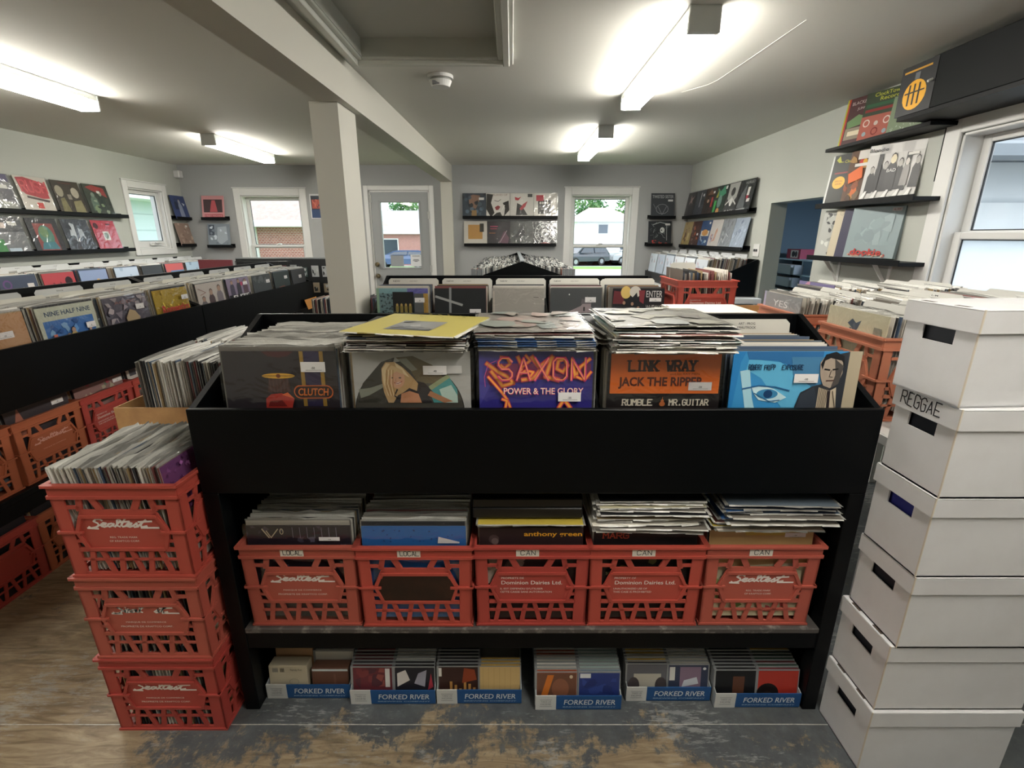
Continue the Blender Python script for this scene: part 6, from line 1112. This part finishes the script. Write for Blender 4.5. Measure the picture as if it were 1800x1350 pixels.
# ================================================================ TENT-SHAPED DISC RACK BY THE STREET WALL
t = thing('disc_rack', 'black tent-backed disc rack standing against the street wall', 'disc rack', (.09, 4.36, 0)); w2 = .46
MB().box(-w2, w2, 0, 2.62, 0, 1.09, BLACK, .004).build('rack_body', t)
for y in (0, 2.60):
    mb = MB(); mb.prism([(-.34, 1.09), (-.34, 1.185), (0, 1.30), (.34, 1.185), (.34, 1.09)], 'y', y, y+.018, BLACK); mb.build('gable_panel', t)
mb = MB(); mb.box(-.018, .018, .0, 2.62, 1.285, 1.305, mat('8d9499', .4)); mb.build('ridge_strip', t)
mb = MB(); mb.box(-.006, .006, .018, 2.6, 1.09, 1.285, BLACK); mb.build('spine_board', t)
mass = MB(); g = random.Random(8); cds = [mat(c, .4) for c in ('c6c8c6', '8f9290', '4a4c4e', 'a8a49c', '6c6f72', 'dcdcd8', '2f3234')]
for r in range(17):
    for k in range(78):
        x = -w2+.012+k*.0117
        if abs(x) < .012: continue
        y = 4.36+.022+r*.152; z = 1.092; h_ = .125+g.uniform(0, .022)+.03*(1-abs(x)/w2)*(r > 0)
        if r == 0:
            if abs(x) < .345: continue
            o = link('compact_disc_case', CDM[g.randrange(12)], label='disc standing edge-on at the near end of the tent-backed rack', cat='compact disc', group='discs at the near end of the tent-backed rack'); o.location = (.09+x, y+.142, z); o.rotation_euler = (0, 0, -PI/2); o.scale = (1, .9, 1.12)
        else: mass.box(.09+x, .09+x+.0095, y, y+.142, z, z+h_, g.choice(cds))
tag(mass.build('packed_discs'), 'rows of edge-on discs filling the tent-backed rack by the street wall', 'compact discs', kind='stuff')

# ================================================================ BLACK BOARD WITH SMALL GOODS AT THE END OF THE LEFT ROW
t = thing('pegboard_stand', 'black board hung with small packets at the far end of the left row', 'display stand', (-3.02, 5.52, 0))
MB().box(0, 1.06, 0, .02, 0, 1.275, mat('1b1f22', .5)).build('board', t); MB().box(0, 1.06, .02, .3, 0, .04, BLACK).build('foot', t)
MB().box(0, 1.06, -.004, .024, 1.270, 1.285, mat('8b9193', .4)).build('board_edge', t)
g = random.Random(4)
for r in range(6):
    for k in range(9):
        if g.random() < .12: continue
        mb = MB(); c = g.choice(('8f9496', '5c6064', 'b5b9ba', '3a3e42', '7a4a4c', 'a89a84', '4a5c5a')); w_ = g.uniform(.06, .085); h_ = g.uniform(.09, .13); mb.box(0, w_, 0, .012, 0, h_, mat(c, .35)); a = Art(mb, w_, h_); a.scatter(r*9+k, 3, ('2a2d30', 'c9cccc', '6c7072'), (.1, .1, .9, .9), (.1, .3))
        o = mb.build('small_packet', label='small packet hanging on the black board behind the left row', cat='packet', group='packets on the black board'); o.location = (-3.0+k*.115, 5.502, 1.08-r*.17)
t = thing('wire_basket', 'black wire basket on top of the black board by the left rear window', 'wire basket', (-2.95, 5.50, 1.08)); mb = MB(); wm = mat('17191b', .4)
for z in (0, .09, .17): mb.cyl((0, -.12, z), (.55, -.12, z), .004, wm, 6); mb.cyl((0, -.12, z), (0, 0, z), .004, wm, 6); mb.cyl((.55, -.12, z), (.55, 0, z), .004, wm, 6)
for k in range(7): mb.cyl((k*.0916, -.12, 0), (k*.0916, -.12, .17), .003, wm, 6)
mb.build('wires', t)
MB().box(-3.42, -3.06, 5.50, 5.53, 0, 1.26, mat('7a3840', .6)).build('red_panel', label='dull red upright panel beside the black board, left rear', cat='panel')
# low bin behind the column, striped record tops just in view
bin_unit('low black bin of edge-on records behind the column', (-1.78, 4.30, 0), 0, .84, 2, shelf=False, z0=.45, zf=.70, zb=.84, D=.40)
for x0 in (-1.40, -.99): packed((x0, 4.33, .655), PI/2, 32, .0115, '', '', .0, bare=True, z_j=.012)
mb = MB(); mb.box(0, .30, 0, .002, 0, .10, mat('c9862c', .5)); place(mb.build('orange_card', label='orange card lying at the far low end of the left row', cat='card'), (-2.05, 4.95, .80), PI/2, .3)

# ================================================================ the uncounted mass of packed records
mass = MB()
for P, rz, ln, k, bare in EXTRA:
    mass.T = Matrix.Translation(P) @ Matrix.Rotation(rz, 4, 'Z') @ Matrix.Rotation(-ln, 4, 'X')
    e = ED[k]; mass.box(0, S, 0, .0032, 0, S, e)
    if not bare:
        a_, b_ = (k % 5)*.002, (k % 3)*.0015; TOPS = TOPL[(k*7+int(P[1]*999)) % 5]
        mass.add([(-.004, .0005, S), (S+.004, .0005, S), (S+.004, .003, S+.004+a_), (.1, -.001, S+.009+b_), (-.004, .001, S+.004+b_)], [(0, 1, 2, 3, 4)], TOPS)
        mass.add([(S, .0004, .02), (S+.004, b_, .02), (S+.003, b_, S), (S, .003, S)], [(0, 1, 2, 3)], TOPS); mass.add([(0, .0004, .02), (-.004, b_, .02), (-.003, b_, S), (0, .003, S)], [(0, 1, 2, 3)], TOPS)
mass.T = None
tag(mass.build('packed_records'), 'tightly packed edge-on records filling the farther bins and crates', 'records', kind='stuff')
print('individual records', NREC[0], 'cds', NCD[0], 'mass', len(EXTRA), 'objects', len(bpy.data.objects))
